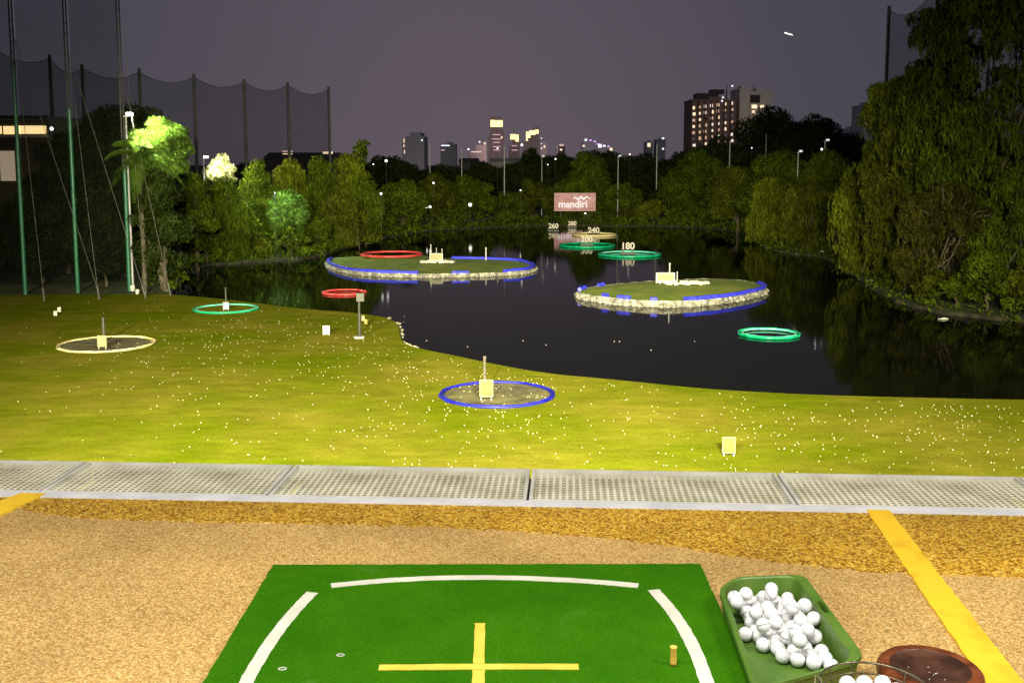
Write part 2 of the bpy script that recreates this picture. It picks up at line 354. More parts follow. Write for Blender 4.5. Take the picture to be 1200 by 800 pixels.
bw = MB(); bw.prism([E(-40, -.4)[:2], E(-40, -7.5)[:2], E(40, -7.5)[:2], E(40, -.4)[:2]], 0, ZD-.36)
tag(bw.build('building_base', M['concrete']), kind='structure')
# amber wet strip along the edge, ragged inner border
border = [(-300, 592), (-60, 590), (15, 594), (40, 600), (90, 606), (160, 609), (240, 611.5), (330, 613), (400, 614), (470, 616), (540, 619), (600, 622), (660, 626), (720, 631), (780, 639), (840, 648), (900, 657), (960, 664), (1020, 669), (1100, 673), (1180, 676), (1300, 678), (1500, 682)]
rr = random.Random(9); bl = []
for x, y in smooth_line(border, 14):
    bl.append(W(x, y+rr.uniform(-1.6, 1.6), ZD))
bl = [q for q in bl if abs((q-E0).dot(U)) < 8.5]
strip = [E((bl[0]-E0).dot(U), -.052), ] + bl + [E((bl[-1]-E0).dot(U), -.052)]
ws = MB(); ws.prism([(q.x, q.y) for q in strip], ZD-.01, ZD+.003); tag(ws.build('wet_floor_strip', wet), kind='structure')
ylw = mat('line_paint', (.60, .38, .012), (.80, .50, .02), 7, .6, bump=.5, bscale=160, lo=.3, hi=.5, bdist=.004)
def line_sheet(c, name, z):
    rr = random.Random(len(name)+len(c)); a, b = c
    lft = [Vector(a[0]).lerp(Vector(b[0]), i/60) for i in range(61)]; rgt = [Vector(a[1]).lerp(Vector(b[1]), i/60) for i in range(61)]
    j = lambda q: Vector((q.x+rr.uniform(-.003, .003), q.y, 0))
    pl = [j(q) for q in lft]+[j(q) for q in reversed(rgt)]
    b_ = MB(); b_.prism([(q.x, q.y) for q in pl], ZD-.01, z); return tag(b_.build(name, ylw), kind='structure')
line_sheet(((W(1015, 598.5, ZD), W(1042, 599, ZD)), (W(1160, 812, ZD), W(1208, 812, ZD))), 'floor_line', ZD+.007)
line_sheet(((W(24, 578.8, ZD), W(55, 579.3, ZD)), (W(-300, 707, ZD), W(-300, 745, ZD))), 'floor_line', ZD+.007)

# perforated ledge panels beyond the edge
M['panel_white'] = mat('panel_white', (.55, .51, .34), (.76, .72, .52), 5, .6, lo=.35, hi=.6)
M['panel_frame'] = mat('panel_frame', (.52, .50, .42), (.70, .68, .60), 5, .6)
M['added_dark_backing'] = mat('added_dark_backing', (.10, .085, .045), (.22, .19, .10), 4, .8)  # colour of the added backing that darkens the grating holes
seps = [(W(x, y, ZD)-E0).dot(U) for x, y in ((45, 577.5), (312, 582), (618, 588), (936, 594))]
wdt = (seps[3]-seps[0])/3
us = [seps[0]-2*wdt, seps[0]-wdt]+seps+[seps[3]+wdt, seps[3]+2*wdt]
plabels = ['perforated white ledge panel far out to the left', 'perforated white ledge panel at the left edge beside the short yellow line', 'perforated white ledge panel right of the short yellow line', 'perforated white ledge panel straight ahead, left of the middle joint', 'perforated white ledge panel right of the middle joint, ahead of the ball tray', 'perforated white ledge panel at the right edge beyond the long yellow line', 'perforated white ledge panel, only its corner showing at the far right']
DV = .455
for i in range(1, 7):
    u0, u1 = us[i]+.006, us[i+1]-.006
    th = empty('ledge_panel', E((u0+u1)/2, .02), plabels[i], 'grating', 'perforated panels along the deck edge', math.atan2(U.y, U.x))
    wv = u1-u0
    fr = MB(); bwid = .014
    fr.box((-wv/2+bwid/2, DV/2+.002, -.015), (bwid, DV, .04)); fr.box((wv/2-bwid/2, DV/2+.002, -.015), (bwid, DV, .04))
    fr.box((0, DV-.004, -.015), (wv-2*bwid-.002, .008, .04)); fr.box((0, .012, -.015), (wv-2*bwid-.002, .016, .04))
    fr.build('frame', M['panel_frame'], th)
    g = MB(); n = int((wv-2*bwid)/.029); pitch = (wv-2*bwid)/n
    for q in range(1, n): g.box((-wv/2+bwid+q*pitch, DV/2, -.002), (.0125, DV-.04, .0012))
    m_ = int((DV-.04)/.0235)
    for q in range(1, m_): g.box((0, .02+q*(DV-.04)/m_, -.0035), (wv-2*bwid, .0105, .0012))
    g.build('perforated_sheet', M['panel_white'], th)
    ut = MB(); ut.box((0, DV/2+.01, -.11), (wv-.03, DV+.02, .006)); ut.box((0, DV+.015, -.066), (wv-.03, .006, .078)); ut.build('added_dark_backing', M['added_dark_backing'], th)  # added part, keeps the bright lawn from showing through the holes
    br = MB(); br.box((wv/2+.003, DV*.5, -.062), (.05, DV*.96, .045)); br.build('bracket', M['steel'], th)

# ------------------------------------------------------------------ hitting mat
MT = .022
mo = W(570, 720, ZD)
fl, frr = W(320, 661, ZD+MT), W(820, 660, ZD+MT)
dl = (W(237, 800, ZD+MT)-fl); dr = (W(886, 800, ZD+MT)-frr)
bl_, br_ = fl+dl*(1.5/dl.length), frr+dr*(1.5/dr.length)
mat_th = empty('hitting_mat', (mo.x, mo.y, ZD), 'large green square turf mat with white arcs and a yellow cross', 'golf mat')
gm = bpy.data.materials.new('mat_turf'); gm.use_nodes = True; t = gm.node_tree; p = t.nodes['Principled BSDF']
tcn = t.nodes.new('ShaderNodeTexCoord'); n1 = noise(t, 2.4, (1, 1, 1), 6, .7); r = t.nodes.new('ShaderNodeValToRGB'); t.links.new(n1.outputs[0], r.inputs[0])
r.color_ramp.elements[0].position = .3; r.color_ramp.elements[0].color = (.018, .098, .001, 1); r.color_ramp.elements[1].position = .72; r.color_ramp.elements[1].color = (.036, .140, .002, 1)
n2 = noise(t, 420, (1, 1, 1), 2, .5); mr_ = t.nodes.new('ShaderNodeMapRange'); mr_.inputs['From Min'].default_value = .3; mr_.inputs['From Max'].default_value = .7; mr_.inputs['To Min'].default_value = .5; mr_.inputs['To Max'].default_value = 1.5; t.links.new(n2.outputs[0], mr_.inputs['Value'])
mu = t.nodes.new('ShaderNodeVectorMath'); mu.operation = 'SCALE'; t.links.new(r.outputs[0], mu.inputs[0]); t.links.new(mr_.outputs[0], mu.inputs['Scale'])
# pale scuffs
n3 = noise(t, 5.5, (1, 1, 1), 8, .75); r3 = t.nodes.new('ShaderNodeValToRGB'); t.links.new(n3.outputs[0], r3.inputs[0]); r3.color_ramp.elements[0].position = .60; r3.color_ramp.elements[0].color = (0, 0, 0, 1); r3.color_ramp.elements[1].position = .85; r3.color_ramp.elements[1].color = (.5, .5, .5, 1)
mxx = t.nodes.new('ShaderNodeMix'); mxx.data_type = 'RGBA'; t.links.new(r3.outputs[0], mxx.inputs[0]); t.links.new(mu.outputs[0], mxx.inputs[6]); mxx.inputs[7].default_value = (.14, .26, .06, 1)
t.links.new(mxx.outputs[2], p.inputs['Base Color']); p.inputs['Roughness'].default_value = .9; p.inputs['Specular IOR Level'].default_value = .03
b = t.nodes.new('ShaderNodeBump'); b.inputs['Strength'].default_value = .5; b.inputs['Distance'].default_value = .003; t.links.new(n2.outputs[0], b.inputs['Height']); t.links.new(b.outputs[0], p.inputs['Normal'])
def on(parent, mb, name, m): # mesh given in world coordinates under an unrotated parent
    return mb.build(name, m, parent, None, org=parent.location)
def edge_jit(a, b, n, j, rr): return [a.lerp(b, i/n) + Vector((rr.uniform(-j, j), rr.uniform(-j, j), 0)) for i in range(n)]
rr = random.Random(2)
mp_ = edge_jit(fl, frr, 40, .002, rr)+edge_jit(frr, br_, 40, .002, rr)+edge_jit(br_, bl_, 40, .002, rr)+edge_jit(bl_, fl, 40, .002, rr)
a = MB(); a.prism([(q.x, q.y) for q in mp_], ZD+.011, ZD+MT); on(mat_th, a, 'turf', gm)
ctr = (fl+br_)/2
a = MB(); a.prism([tuple((q.lerp(ctr, -.004))[:2]) for q in mp_], ZD+.001, ZD+.0105); on(mat_th, a, 'rubber_backing', M['rubber_black'])
wl = mat('mat_white_line', (.50, .48, .38), (.62, .60, .49), 9, .85, bump=.5, bscale=350, bdist=.003)
yl = mat('mat_yellow_line', (.66, .42, .035), (.76, .50, .06), 9, .85, bump=.5, bscale=350, bdist=.003)
def strip_on_mat(pts, width, name, m, z):
    c = [W(x, y, ZD+MT) for x, y in smooth_line(pts, 8)]; lft = []; rgt = []; rr = random.Random(len(pts))
    for i, q in enumerate(c):
        tt = (c[min(i+1, len(c)-1)]-c[max(i-1, 0)]).normalized(); nn = Vector((-tt.y, tt.x, 0))
        lft.append(q+nn*(width/2+rr.uniform(-.0012, .0012))); rgt.append(q-nn*(width/2+rr.uniform(-.0012, .0012)))
    b = MB(); b.prism([(q.x, q.y) for q in lft+rgt[::-1]], ZD+MT-.004, z); on(mat_th, b, name, m)
strip_on_mat([(388, 686), (440, 681), (500, 677.5), (560, 676.5), (620, 677.5), (690, 681), (748, 686)], .036, 'white_arc', wl, ZD+MT+.0015)
strip_on_mat([(366, 694), (345, 716), (324, 742), (304, 772), (285, 806), (268, 850)], .040, 'white_arc', wl, ZD+MT+.0015)
strip_on_mat([(766, 691), (785, 713), (802, 738), (817, 768), (830, 806), (840, 850)], .040, 'white_arc', wl, ZD+MT+.0015)
strip_on_mat([(444, 782), (560, 781), (678, 781)], .031, 'yellow_bar', yl, ZD+MT+.0018)
strip_on_mat([(562.5, 730), (561, 777)], .031, 'yellow_bar', yl, ZD+MT+.0014)
strip_on_mat([(561, 785), (558.5, 845)], .034, 'yellow_bar', yl, ZD+MT+.0014)
# two torn studs in the mat
for x, y in ((399, 767), (331, 783)):
    c = W(x, y, ZD+MT+.001); b = MB()
    b.tube([c+Vector((.011*math.cos(i*2*math.pi/12), .007*math.sin(i*2*math.pi/12), 0)) for i in range(12)], .0016, 5, closed=True); on(mat_th, b, 'worn_hole', wl)
# rubber tee
tp = W(789, 779, ZD+MT); b = MB()
b.lathe([(0, .001), (.0105, .001), (.0095, .01), (.0085, .045), (.010, .052), (.0105, .055), (.0085, .055), (.0065, .050), (0, .050)], 20)
o = b.build('rubber_tee', mat('tee_rubber', (.62, .36, .05), (.78, .50, .10), 20, .5)); o.location = tp
tag(o, 'short amber rubber tee standing on the green mat', 'golf tee')

# ------------------------------------------------------------------ golf balls
ballm = bpy.data.materials.new('ball_white'); ballm.use_nodes = True; t = ballm.node_tree; p = t.nodes['Principled BSDF']
tcn = t.nodes.new('ShaderNodeTexCoord'); s_ = t.nodes.new('ShaderNodeSeparateXYZ'); t.links.new(tcn.outputs['Object'], s_.inputs[0])
def mth(t, op, a, b=None):
    n = t.nodes.new('ShaderNodeMath'); n.operation = op
    for i, q in enumerate((a, b)):
        if q is None: continue
        if isinstance(q, (int, float)): n.inputs[i].default_value = q
        else: t.links.new(q, n.inputs[i])
    return n.outputs[0]
az = mth(t, 'LESS_THAN', mth(t, 'ABSOLUTE', s_.outputs['Z']), .0011); xx = mth(t, 'GREATER_THAN', s_.outputs['X'], .010); mk = mth(t, 'MULTIPLY', az, xx)
mxx = t.nodes.new('ShaderNodeMix'); mxx.data_type = 'RGBA'; t.links.new(mk, mxx.inputs[0]); mxx.inputs[6].default_value = (.70, .70, .695, 1); mxx.inputs[7].default_value = (.04, .04, .05, 1)
t.links.new(mxx.outputs[2], p.inputs['Base Color']); p.inputs['Roughness'].default_value = .3
v = t.nodes.new('ShaderNodeTexVoronoi'); v.inputs['Scale'].default_value = 260; t.links.new(tcn.outputs['Object'], v.inputs[0])
b = t.nodes.new('ShaderNodeBump'); b.inputs['Strength'].default_value = .25; b.inputs['Distance'].default_value = .001; t.links.new(v.outputs['Distance'], b.inputs['Height']); t.links.new(b.outputs[0], p.inputs['Normal'])
BR = .0214
mb_ = MB(); mb_.ball((0, 0, 0), BR, 24); bm_me = mb_.build('tmp', ballm); ball_mesh = bm_me.data; ball_mesh.name = 'golf_ball'; bpy.data.objects.remove(bm_me)
def pball(loc, label, group, rr, mesh=None, s=1):
    o = bpy.data.objects.new('golf_ball', mesh or ball_mesh); COL.objects.link(o); o.location = loc
    o.rotation_euler = (rr.uniform(0, 6.28), rr.uniform(0, 6.28), rr.uniform(0, 6.28)); o.scale = (s, s, s)
    return tag(o, label, 'golf ball', group)
def inside(pt, poly):
    x, y = pt[0], pt[1]; c = False; n = len(poly)
    for i in range(n):
        x1, y1 = poly[i][0], poly[i][1]; x2, y2 = poly[i-1][0], poly[i-1][1]
        if (y1 > y) != (y2 > y) and x < (x2-x1)*(y-y1)/(y2-y1)+x1: c = not c
    return c

# ------------------------------------------------------------------ ball tray
RZ = .085
def rloop(cs, rad, n=6):
    """round the corners of a closed outline"""
    o = []; m = len(cs)
    for i in range(m):
        a, b_, c = cs[i-1], cs[i], cs[(i+1) % m]; r_ = rad[i] if isinstance(rad, (list, tuple)) else rad
        p0 = b_+(a-b_).normalized()*min(r_, (a-b_).length*.45); p1 = b_+(c-b_).normalized()*min(r_, (c-b_).length*.45)
        for q in range(n+1):
            tt = q/n; o.append(p0*(1-tt)**2+b_*2*tt*(1-tt)+p1*tt*tt)
    return o
# corners: rear-left, rear-right, front-right, front-left (rim height)
TC = [W(842, 689, ZD+RZ), W(862, 675, ZD+RZ), W(942, 672, ZD+RZ), W(1014, 769, ZD+RZ), W(884, 799, ZD+RZ)]
tcen = sum(TC, Vector())/5; tcen.z = ZD
def loopat(insets, z, rad=.045):
    m = len(TC); res = []
    for i in range(m):
        a, b_, c = TC[i-1], TC[i], TC[(i+1) % m]
        e1 = (b_-a).normalized(); e2 = (c-b_).normalized(); s1, s2 = insets[i-1], insets[i]
        n1 = Vector((e1.y, -e1.x, 0)); n2 = Vector((e2.y, -e2.x, 0))
        # intersection of the two offset lines
        p1 = a+n1*s1; p2 = b_+n2*s2; den = e1.x*e2.y-e1.y*e2.x
        k_ = ((p2.x-p1.x)*e2.y-(p2.y-p1.y)*e2.x)/den; q = p1+e1*k_; res.append(Vector((q.x, q.y, 0)))
    return [Vector((q.x, q.y, z)) for q in rloop(res, rad, 6)]
FR = (W(1014, 769, ZD), W(884, 799, ZD))
fdir = (FR[1]-FR[0]).normalized(); flen = (FR[1]-FR[0]).length
def rimz(q, base):
    """front rim dips towards its left end"""
    s = (q-FR[0]).dot(fdir)/flen; dist = abs((Vector((q.x, q.y, 0))-Vector((FR[0].x, FR[0].y, 0))).dot(Vector((-fdir.y, fdir.x, 0))))
    k_ = max(0, min(1, (s-.30)/.40)); k_ = k_*k_*(3-2*k_); fade = max(0, 1-dist/.30)
    return base - .030*k_*fade
ins = {  # insets of edges: rear-left bevel, rear, right, front, left
 'ob': ((.012, .010, .014, .012, .012), 0.0), 'or0': ((.004,)*5, RZ-.016), 'or1': ((-.002,)*5, RZ-.012), 'or2': ((-.001,)*5, RZ-.002), 'or3': ((.002,)*5, RZ),
 'ir0': ((.010, .010, .031, .010, .014), RZ), 'ir1': ((.013, .013, .034, .013, .017), RZ-.004), 'ft': ((.020, .026, .039, .020, .024), .016), 'fl': ((.028, .032, .045, .028, .032), .010)}
tb = MB(); loops = []
for kname in ('ob', 'or0', 'or1', 'or2', 'or3', 'ir0', 'ir1', 'ft', 'fl'):
    inn, z = ins[kname]; lo = loopat(inn, ZD+z)
    if z > .05: lo = [Vector((q.x, q.y, rimz(q, q.z))) for q in lo]
    loops.append(lo)
nn_ = len(loops[0]); vs = [q for lo in loops for q in lo]; fs = []
for i in range(len(loops)-1):
    for q in range(nn_): fs.append((i*nn_+q, i*nn_+(q+1) % nn_, (i+1)*nn_+(q+1) % nn_, (i+1)*nn_+q))
fs.append(tuple(range(nn_))[::-1]); fs.append(tuple((len(loops)-1)*nn_+q for q in range(nn_)))
tb._a(vs, fs, 0, False)
M['tray_green'] = mat('tray_green', (.055, .125, .012), (.095, .175, .022), 7, .42, bump=.08, bscale=90)
tray = empty('ball_tray', tcen, 'green plastic ball tray with a hand slot, filled with white balls', 'tray')
body = on(tray, tb, 'tray_body', M['tray_green'])
bmx = bmesh.new(); bmx.from_mesh(body.data); bmesh.ops.recalc_face_normals(bmx, faces=bmx.faces); bmx.to_mesh(body.data); bmx.free()
ra_, rb_ = TC[2], TC[3]; rd = (rb_-ra_).normalized(); rn = Vector((rd.y, -rd.x, 0))
sc_ = ra_+rd*((rb_-ra_).length*.44)+rn*.0165; sc_.z = ZD
cut = MB(); pl = []
for i in range(20):
    an = 2*math.pi*i/20; q = sc_ + rd*(.042*(abs(math.cos(an))**.6)*(1 if math.cos(an) > 0 else -1)) + rn*(.0095*(abs(math.sin(an))**.8)*(1 if math.sin(an) > 0 else -1)); pl.append((q.x, q.y))
cut.prism(pl, ZD+.004, ZD+.13); co = cut.build('cutter', None)
bmo = body.modifiers.new('b', 'BOOLEAN'); bmo.object = co; bmo.operation = 'DIFFERENCE'; bmo.solver = 'EXACT'
bpy.context.view_layer.update(); dg = bpy.context.evaluated_depsgraph_get()
nm = bpy.data.meshes.new_from_object(body.evaluated_get(dg)); body.modifiers.clear(); old = body.data; body.data = nm
bpy.data.objects.remove(co)
if not nm.materials: nm.materials.append(M['tray_green'])
bv = body.modifiers.new('bevel', 'BEVEL'); bv.width = .0015; bv.segments = 2; bv.limit_method = 'ANGLE'; bv.angle_limit = R(40)
bpol = [W(x, y, ZD+.035) for x, y in ((848, 692), (860, 680), (952, 680), (1022, 772), (966, 782), (925, 776), (882, 752), (853, 724))]
blim = [loopat((.048, .052, .058, .050, .048), ZD), loopat((.040, .042, .052, .044, .038), ZD), loopat((.040, .040, .054, .044, .036), ZD)]
rr = random.Random(12); placed = []
cenb = sum(bpol, Vector())/len(bpol)
for lay, (shr, z, off) in enumerate(((1.0, .010+BR, 0), (1.03, .010+BR+.029, .5), (.88, .010+BR+.057, 0))):
    pp = [cenb.lerp(q, shr) for q in bpol]
    for i in range(-12, 13):
        for j in range(-14, 15):
            q = cenb + rd*((i+off*.5+(j % 2)*.5)*.0445) + rn*((j+off*.6)*.0388) + Vector((rr.uniform(-.004, .004), rr.uniform(-.004, .004), 0))
            q.z = ZD+z+rr.uniform(-.003, .004)*(lay > 0)
            if not inside(q, pp) or not inside(q, blim[lay]): continue
            if lay == 2 and rr.random() < .6: continue
            if all((q-w_).length > BR*1.84 for w_ in placed): placed.append(q)
for q in placed: pball(q, 'white practice ball with a black line, heaped in the green tray', 'golf balls in the green tray', rr)
NT = len(placed)

# ------------------------------------------------------------------ wire basket of balls
bc = W(1026, 806, ZD+.13); bc.z = ZD
bk = empty('wire_basket', bc, 'small dark wire basket of white balls at the bottom edge', 'basket')
wire = mat('wire_metal', (.10, .085, .05), (.22, .19, .12), 30, .35, metal=.7)
h = MB(); h.tube(circle(.134, 48, .13), .0028, 6, closed=True); h.build('rim_wire', wire, bk)
h = MB(); h.tube(circle(.126, 48, .105), .0022, 6, closed=True); h.build('hoop_wire', wire, bk)
h = MB(); h.tube(circle(.108, 48, .05), .0022, 6, closed=True); h.build('hoop_wire', wire, bk)
h = MB(); h.tube(circle(.085, 48, .004), .0028, 6, closed=True)
for i in range(-4, 5):
    u_ = i*.018; l_ = math.sqrt(.085**2-u_**2); h.cyl((u_, -l_, .004), (u_, l_, .004), .0018, n=5); h.cyl((-l_, u_, .006), (l_, u_, .006), .0018, n=5)
h.build('wire_floor', wire, bk)
for i in range(12):
    an = 2*math.pi*(i+.25)/12; c_, s2 = math.cos(an), math.sin(an); h = MB()
    h.tube([(.086*c_, .086*s2, .004), (.110*c_, .110*s2, .05), (.128*c_, .128*s2, .105), (.134*c_, .134*s2, .13)], .0018, 5); h.build('upright_wire', wire, bk)
h = MB(); hp = []
for i in range(25):
    an = math.pi*i/24; hp.append((-.136*math.cos(an)*1.0, -.135*math.sin(an)*.92, .135+.012*math.sin(an)))
h.tube(hp, .0028, 6); h.tube([(-.134, 0, .13), (-.150, .006, .142), (-.146, .016, .155), (-.134, .010, .150), (-.132, 0, .135)], .0022, 5); h.build('handle', wire, bk)
rr = random.Random(4); pb = []
for z, rmax, ox, oy in ((.009+BR, .066, 0, 0), (.043+BR, .084, .022, .013), (.077+BR, .098, 0, .0)):
    for i in range(-4, 5):
        for j in range(-4, 5):
            q = Vector((bc.x+(i+(j % 2)*.5)*.0440+.003+ox, bc.y+j*.0385+.004+oy, ZD+z)) + Vector((rr.uniform(-.002, .002), rr.uniform(-.002, .002), 0))
            if (Vector((q.x-bc.x, q.y-bc.y, 0))).length < rmax and all((q-w_).length > BR*1.8 for w_ in pb): pb.append(q)
for q in pb: pball(q, 'white practice ball lying in the wire basket', 'golf balls in the wire basket', rr)
# ------------------------------------------------------------------ round wooden block
wc = W(1090, 781, ZD+.07)
wdm = mat('varnished_wood', (.075, .018, .006), (.20, .055, .016), 5, .28, stretch=(1, 5, 1), detail=6); 
wt = mat('worn_wood_top', (.030, .013, .008), (.085, .035, .018), 14, .35, bump=.25, bscale=40, detail=8)
ob = empty('wooden_bowl', (wc.x, wc.y, ZD), 'round dark brown wooden dish with a worn blackened centre', 'dish')
b = MB(); b.lathe([(0, .001), (.100, .001), (.118, .012), (.134, .035), (.138, .052), (.135, .064), (.127, .071), (.114, .0725), (.104, .070)], 64); b.build('wooden_rim', wdm, ob)
b = MB(); b.lathe([(.1038, .070), (.098, .066), (.07, .062), (.03, .060), (0, .060)][::-1], 64); b.build('worn_centre', wt, ob)
b = MB(); rr = random.Random(6)
for i in range(8):
    an = rr.uniform(0, 6.28); q = rr.uniform(.01, .07); b.ball((q*math.cos(an), q*math.sin(an), .0645), rr.uniform(.0012, .0025), 6, sc=(1, 1, .5))
b.build('crumbs', M['white'], ob)

# ------------------------------------------------------------------ lawn targets
def ring_tubes(th, r, tr, m, z, m2=None, stacked=False, jit=.03, seed=0, name='ring_tube'):
    n = 44; tr = tr*.68
    b = MB(); b.tube(circle(r, n, z+tr, jit=jit, seed=seed), tr, 8, closed=True); b.build(name, m, th)
    b = MB()
    if stacked: b.tube(circle(r-.02, n, z+tr*3.1, jit=jit, seed=seed+1), tr*.8, 8, closed=True)
    else: b.tube(circle(r-tr*2.4, n, z+tr*1.2, jit=jit, seed=seed+1), tr*.75, 8, closed=True)
    b.build(name, m2 or m, th)
def board(th, x, w_, h_, z, m, face_m=None, legs=True, y=0, t_=.08, lean=.0):
    b = MB(); b.box((x, y, z+h_/2), (w_, t_, h_)); b.build('sign_board', m, th)
    if face_m: b = MB(); b.box((x, y-t_/2-.006, z+h_/2), (w_*.90, .012, h_*.88)); b.build('sign_face', face_m, th)
    if legs:
        for s in (-1, 1): b = MB(); b.cyl((x+s*w_*.38, y, 0), (x+s*w_*.38, y, z+.02), .03, n=6); b.build('leg', M['white'], th)
def pos(x, y, z=LZ): return W(x, y, z)
# blue ring with its bare soil
c = pos(582.5, 463); rad = 69/ (271/(CAMZ-LZ))
soil = mat('bare_soil', (.040, .032, .014), (.15, .135, .045), .9, .95, bump=.6, bscale=5, detail=8, lo=.32, hi=.62, bdist=.1)
rr = random.Random(8)
b = MB(); b.prism([(c.x+(rad-.05+rr.uniform(-.25, .1))*math.cos(i*math.pi/30), c.y+(rad-.05+rr.uniform(-.25, .1))*math.sin(i*math.pi/30)) for i in range(60)], LZ-.05, LZ+.012)
tag(b.build('bare_soil', soil), kind='structure')
th = empty('target_ring', (c.x, c.y, LZ+.014), 'blue tube ring lying round a bare patch on the lawn', 'target ring', None)
ring_tubes(th, rad-.1, .115, M['ring_blue'], 0, seed=1, jit=.05)
c = pos(570, 469)
th = empty('distance_board', c, 'yellow board on two white legs inside the blue ring', 'sign'); board(th, 0, .80, 1.05, .22, M['cream'], M['yellow_board'])
c = pos(568, 458)
b = MB(); b.cyl((0, 0, 0), (0, 0, 2.1), .10, .09); b.cyl((0, 0, 2.1), (0, 0, 2.2), .11, .11)
o = b.build('target_post', mat('post_wood', (.06, .052, .034), (.11, .095, .065), 4, .8)); o.location = c; tag(o, 'grey brown post standing behind the board in the blue ring', 'post')
# yellow board by itself
c = pos(854, 534)
th = empty('distance_board', c, 'small yellow board leaning on short legs near the panels, alone on the lawn', 'sign'); board(th, 0, .62, .80, .14, M['cream'], M['yellow_board'], lean=.1); th.rotation_euler.z = R(-8)
# cream ring left
c = pos(125, 404); rad = 55/(212/(CAMZ-LZ))
b = MB(); b.prism([(c.x+(rad-.1+rr.uniform(-.3, .1))*math.cos(i*math.pi/30), c.y+(rad-.1+rr.uniform(-.3, .1))*math.sin(i*math.pi/30)) for i in range(60)], LZ-.05, LZ+.012)
tag(b.build('bare_soil', soil), kind='structure')
th = empty('target_ring', (c.x, c.y, LZ+.014), 'cream painted tube ring lying on the left of the lawn', 'target ring'); ring_tubes(th, rad-.05, .10, M['ring_yellow'], 0, jit=.09, seed=4)
c = pos(120, 409)
th = empty('distance_board', c, 'cream board inside the cream ring', 'sign'); board(th, 0, .70, .88, .18, M['cream'])
c = pos(122, 400); b = MB(); b.cyl((0, 0, 0), (0, 0, 1.95), .13, .11); o = b.build('target_post', M['steel']); o.location = c; tag(o, 'short dark post behind the cream board', 'post')
# green ring left on the lawn
c = pos(265, 362.5); rad = 37/(170/(CAMZ-LZ))
th = empty('target_ring', (c.x, c.y, LZ), 'flat green tube ring on the lawn near the dark left bank', 'target ring'); ring_tubes(th, rad, .13, M['ring_green'], 0, M['ring_cyan'], seed=6, jit=.05)
c = pos(265, 363.5)
th = empty('distance_board', c, 'white board inside the green ring on the lawn', 'sign'); board(th, 0, .55, .65, .12, M['white'])
c = pos(265, 360); b = MB(); b.cyl((0, 0, 0), (0, 0, 2.0), .08, .07); o = b.build('target_post', M['steel']); o.location = c; tag(o, 'thin dark post behind the white board in the green ring', 'post')
# small boards
c = pos(382.5, 392.5)
th = empty('distance_board', c, 'small white board alone beside the grey cabinet post', 'sign'); board(th, 0, .55, .72, .06, M['white'])
for (x, y, l) in ((65.5, 369.5, 'tiny white block on the lawn, the lower left of a pair'), (70, 365, 'tiny white block on the lawn, the upper right of a pair')):
    c = pos(x, y); b = MB(); b.prism([(-.16, -.12), (.16, -.12), (.12, .12), (-.12, .12)], 0, .38); b.box((0, 0, .41), (.22, .18, .06)); o = b.build('marker_block', M['white']); o.location = c; tag(o, l, 'marker')
c = pos(427, 381)
th = empty('distance_board', c, 'tiny pair of yellow plates beside the grey cabinet post', 'sign')
b = MB(); b.box((-.10, 0, .62), (.25, .05, .45)); b.build('plate', M['cream'], th)
b = MB(); b.box((.14, 0, .32), (.24, .05, .40)); b.build('plate', M['yellow_board'], th)
b = MB(); b.cyl((.02, .04, 0), (.02, .04, .8), .03); b.build('leg', M['steel'], th)
c = pos(421.5, 396); pz = c.y
hh = D(421, 352, pz).z-LZ
th = empty('cabinet_post', c, 'grey box on a slim dark post at the lawn edge', 'post')
b = MB(); b.cyl((0, 0, .12), (0, 0, hh), .13, .10); b.build('pole', mat('post_grey', (.025, .025, .022), (.05, .05, .04), 3, .6), th)
b = MB(); b.box((.12, 0, hh+.26), (.62, .4, .62)); b.box((.12, 0, hh+.585), (.72, .5, .03)); b.build('cabinet', mat('cabinet_grey', (.055, .055, .045), (.09, .09, .075), 3, .6), th)
b = MB(); b.box((0, 0, .06), (.75, .6, .12)); b.build('foot', M['concrete'], th)

# balls on the lawn and on the water
nearpx = near
def shore_y(x):
    for i in range(len(nearpx)-1):
        if nearpx[i][0] <= x <= nearpx[i+1][0]:
            a, b_ = nearpx[i], nearpx[i+1]; return a[1]+(b_[1]-a[1])*(x-a[0])/(b_[0]-a[0])
    return 346
rr = random.Random(21); pts = []
clus = [(rr.uniform(120, 700), rr.uniform(360, 540), rr.uniform(14, 45)) for i in range(28)]+[(rr.uniform(780, 1190), rr.uniform(475, 545), rr.uniform(14, 40)) for i in range(15)]+[(860, 532, 45), (130, 425, 40), (245, 420, 30), (500, 425, 30), (620, 440, 35)]
while len(pts) < 980:
    if rr.random() < .55:
        cx_, cy_, s = rr.choice(clus); x = rr.gauss(cx_, s*1.5); y = rr.gauss(cy_, s*.55)
    else:
        x = rr.uniform(0, 1215); y = rr.uniform(352, 556)
    if not (-5 < x < 1215) or y > 553+x*.01: continue
    sy_ = shore_y(x)
    if x < 472 and x > 452 and y < 405: continue
    if y < sy_+3: continue
    dens = 1
    if y < 375: dens *= .35
    if x < 160: dens *= .5
    if y > 470 and x < 420: dens *= .5
    if x > 700 and y > 470: dens *= .62
    if y > 500 and x < 250: dens *= .4
    if x > 620 and y > 500 and x < 780: dens *= .5
    if rr.random() > dens: continue
    pts.append((x, y))
wpts = [W(x, y, LZ) for x, y in pts]
wpts.sort(key=lambda q: q.y)
LBR = .0245
ballm2 = mat('range_ball', (.62, .61, .44), (.70, .68, .50), 3, .4)
mb_ = MB(); mb_.ball((0, 0, 0), LBR, 8); tmp = mb_.build('tmp', ballm2); lb_mesh = tmp.data; lb_mesh.name = 'lawn_ball'; bpy.data.objects.remove(tmp)
NI = max(40, 296-NT-len(pb))
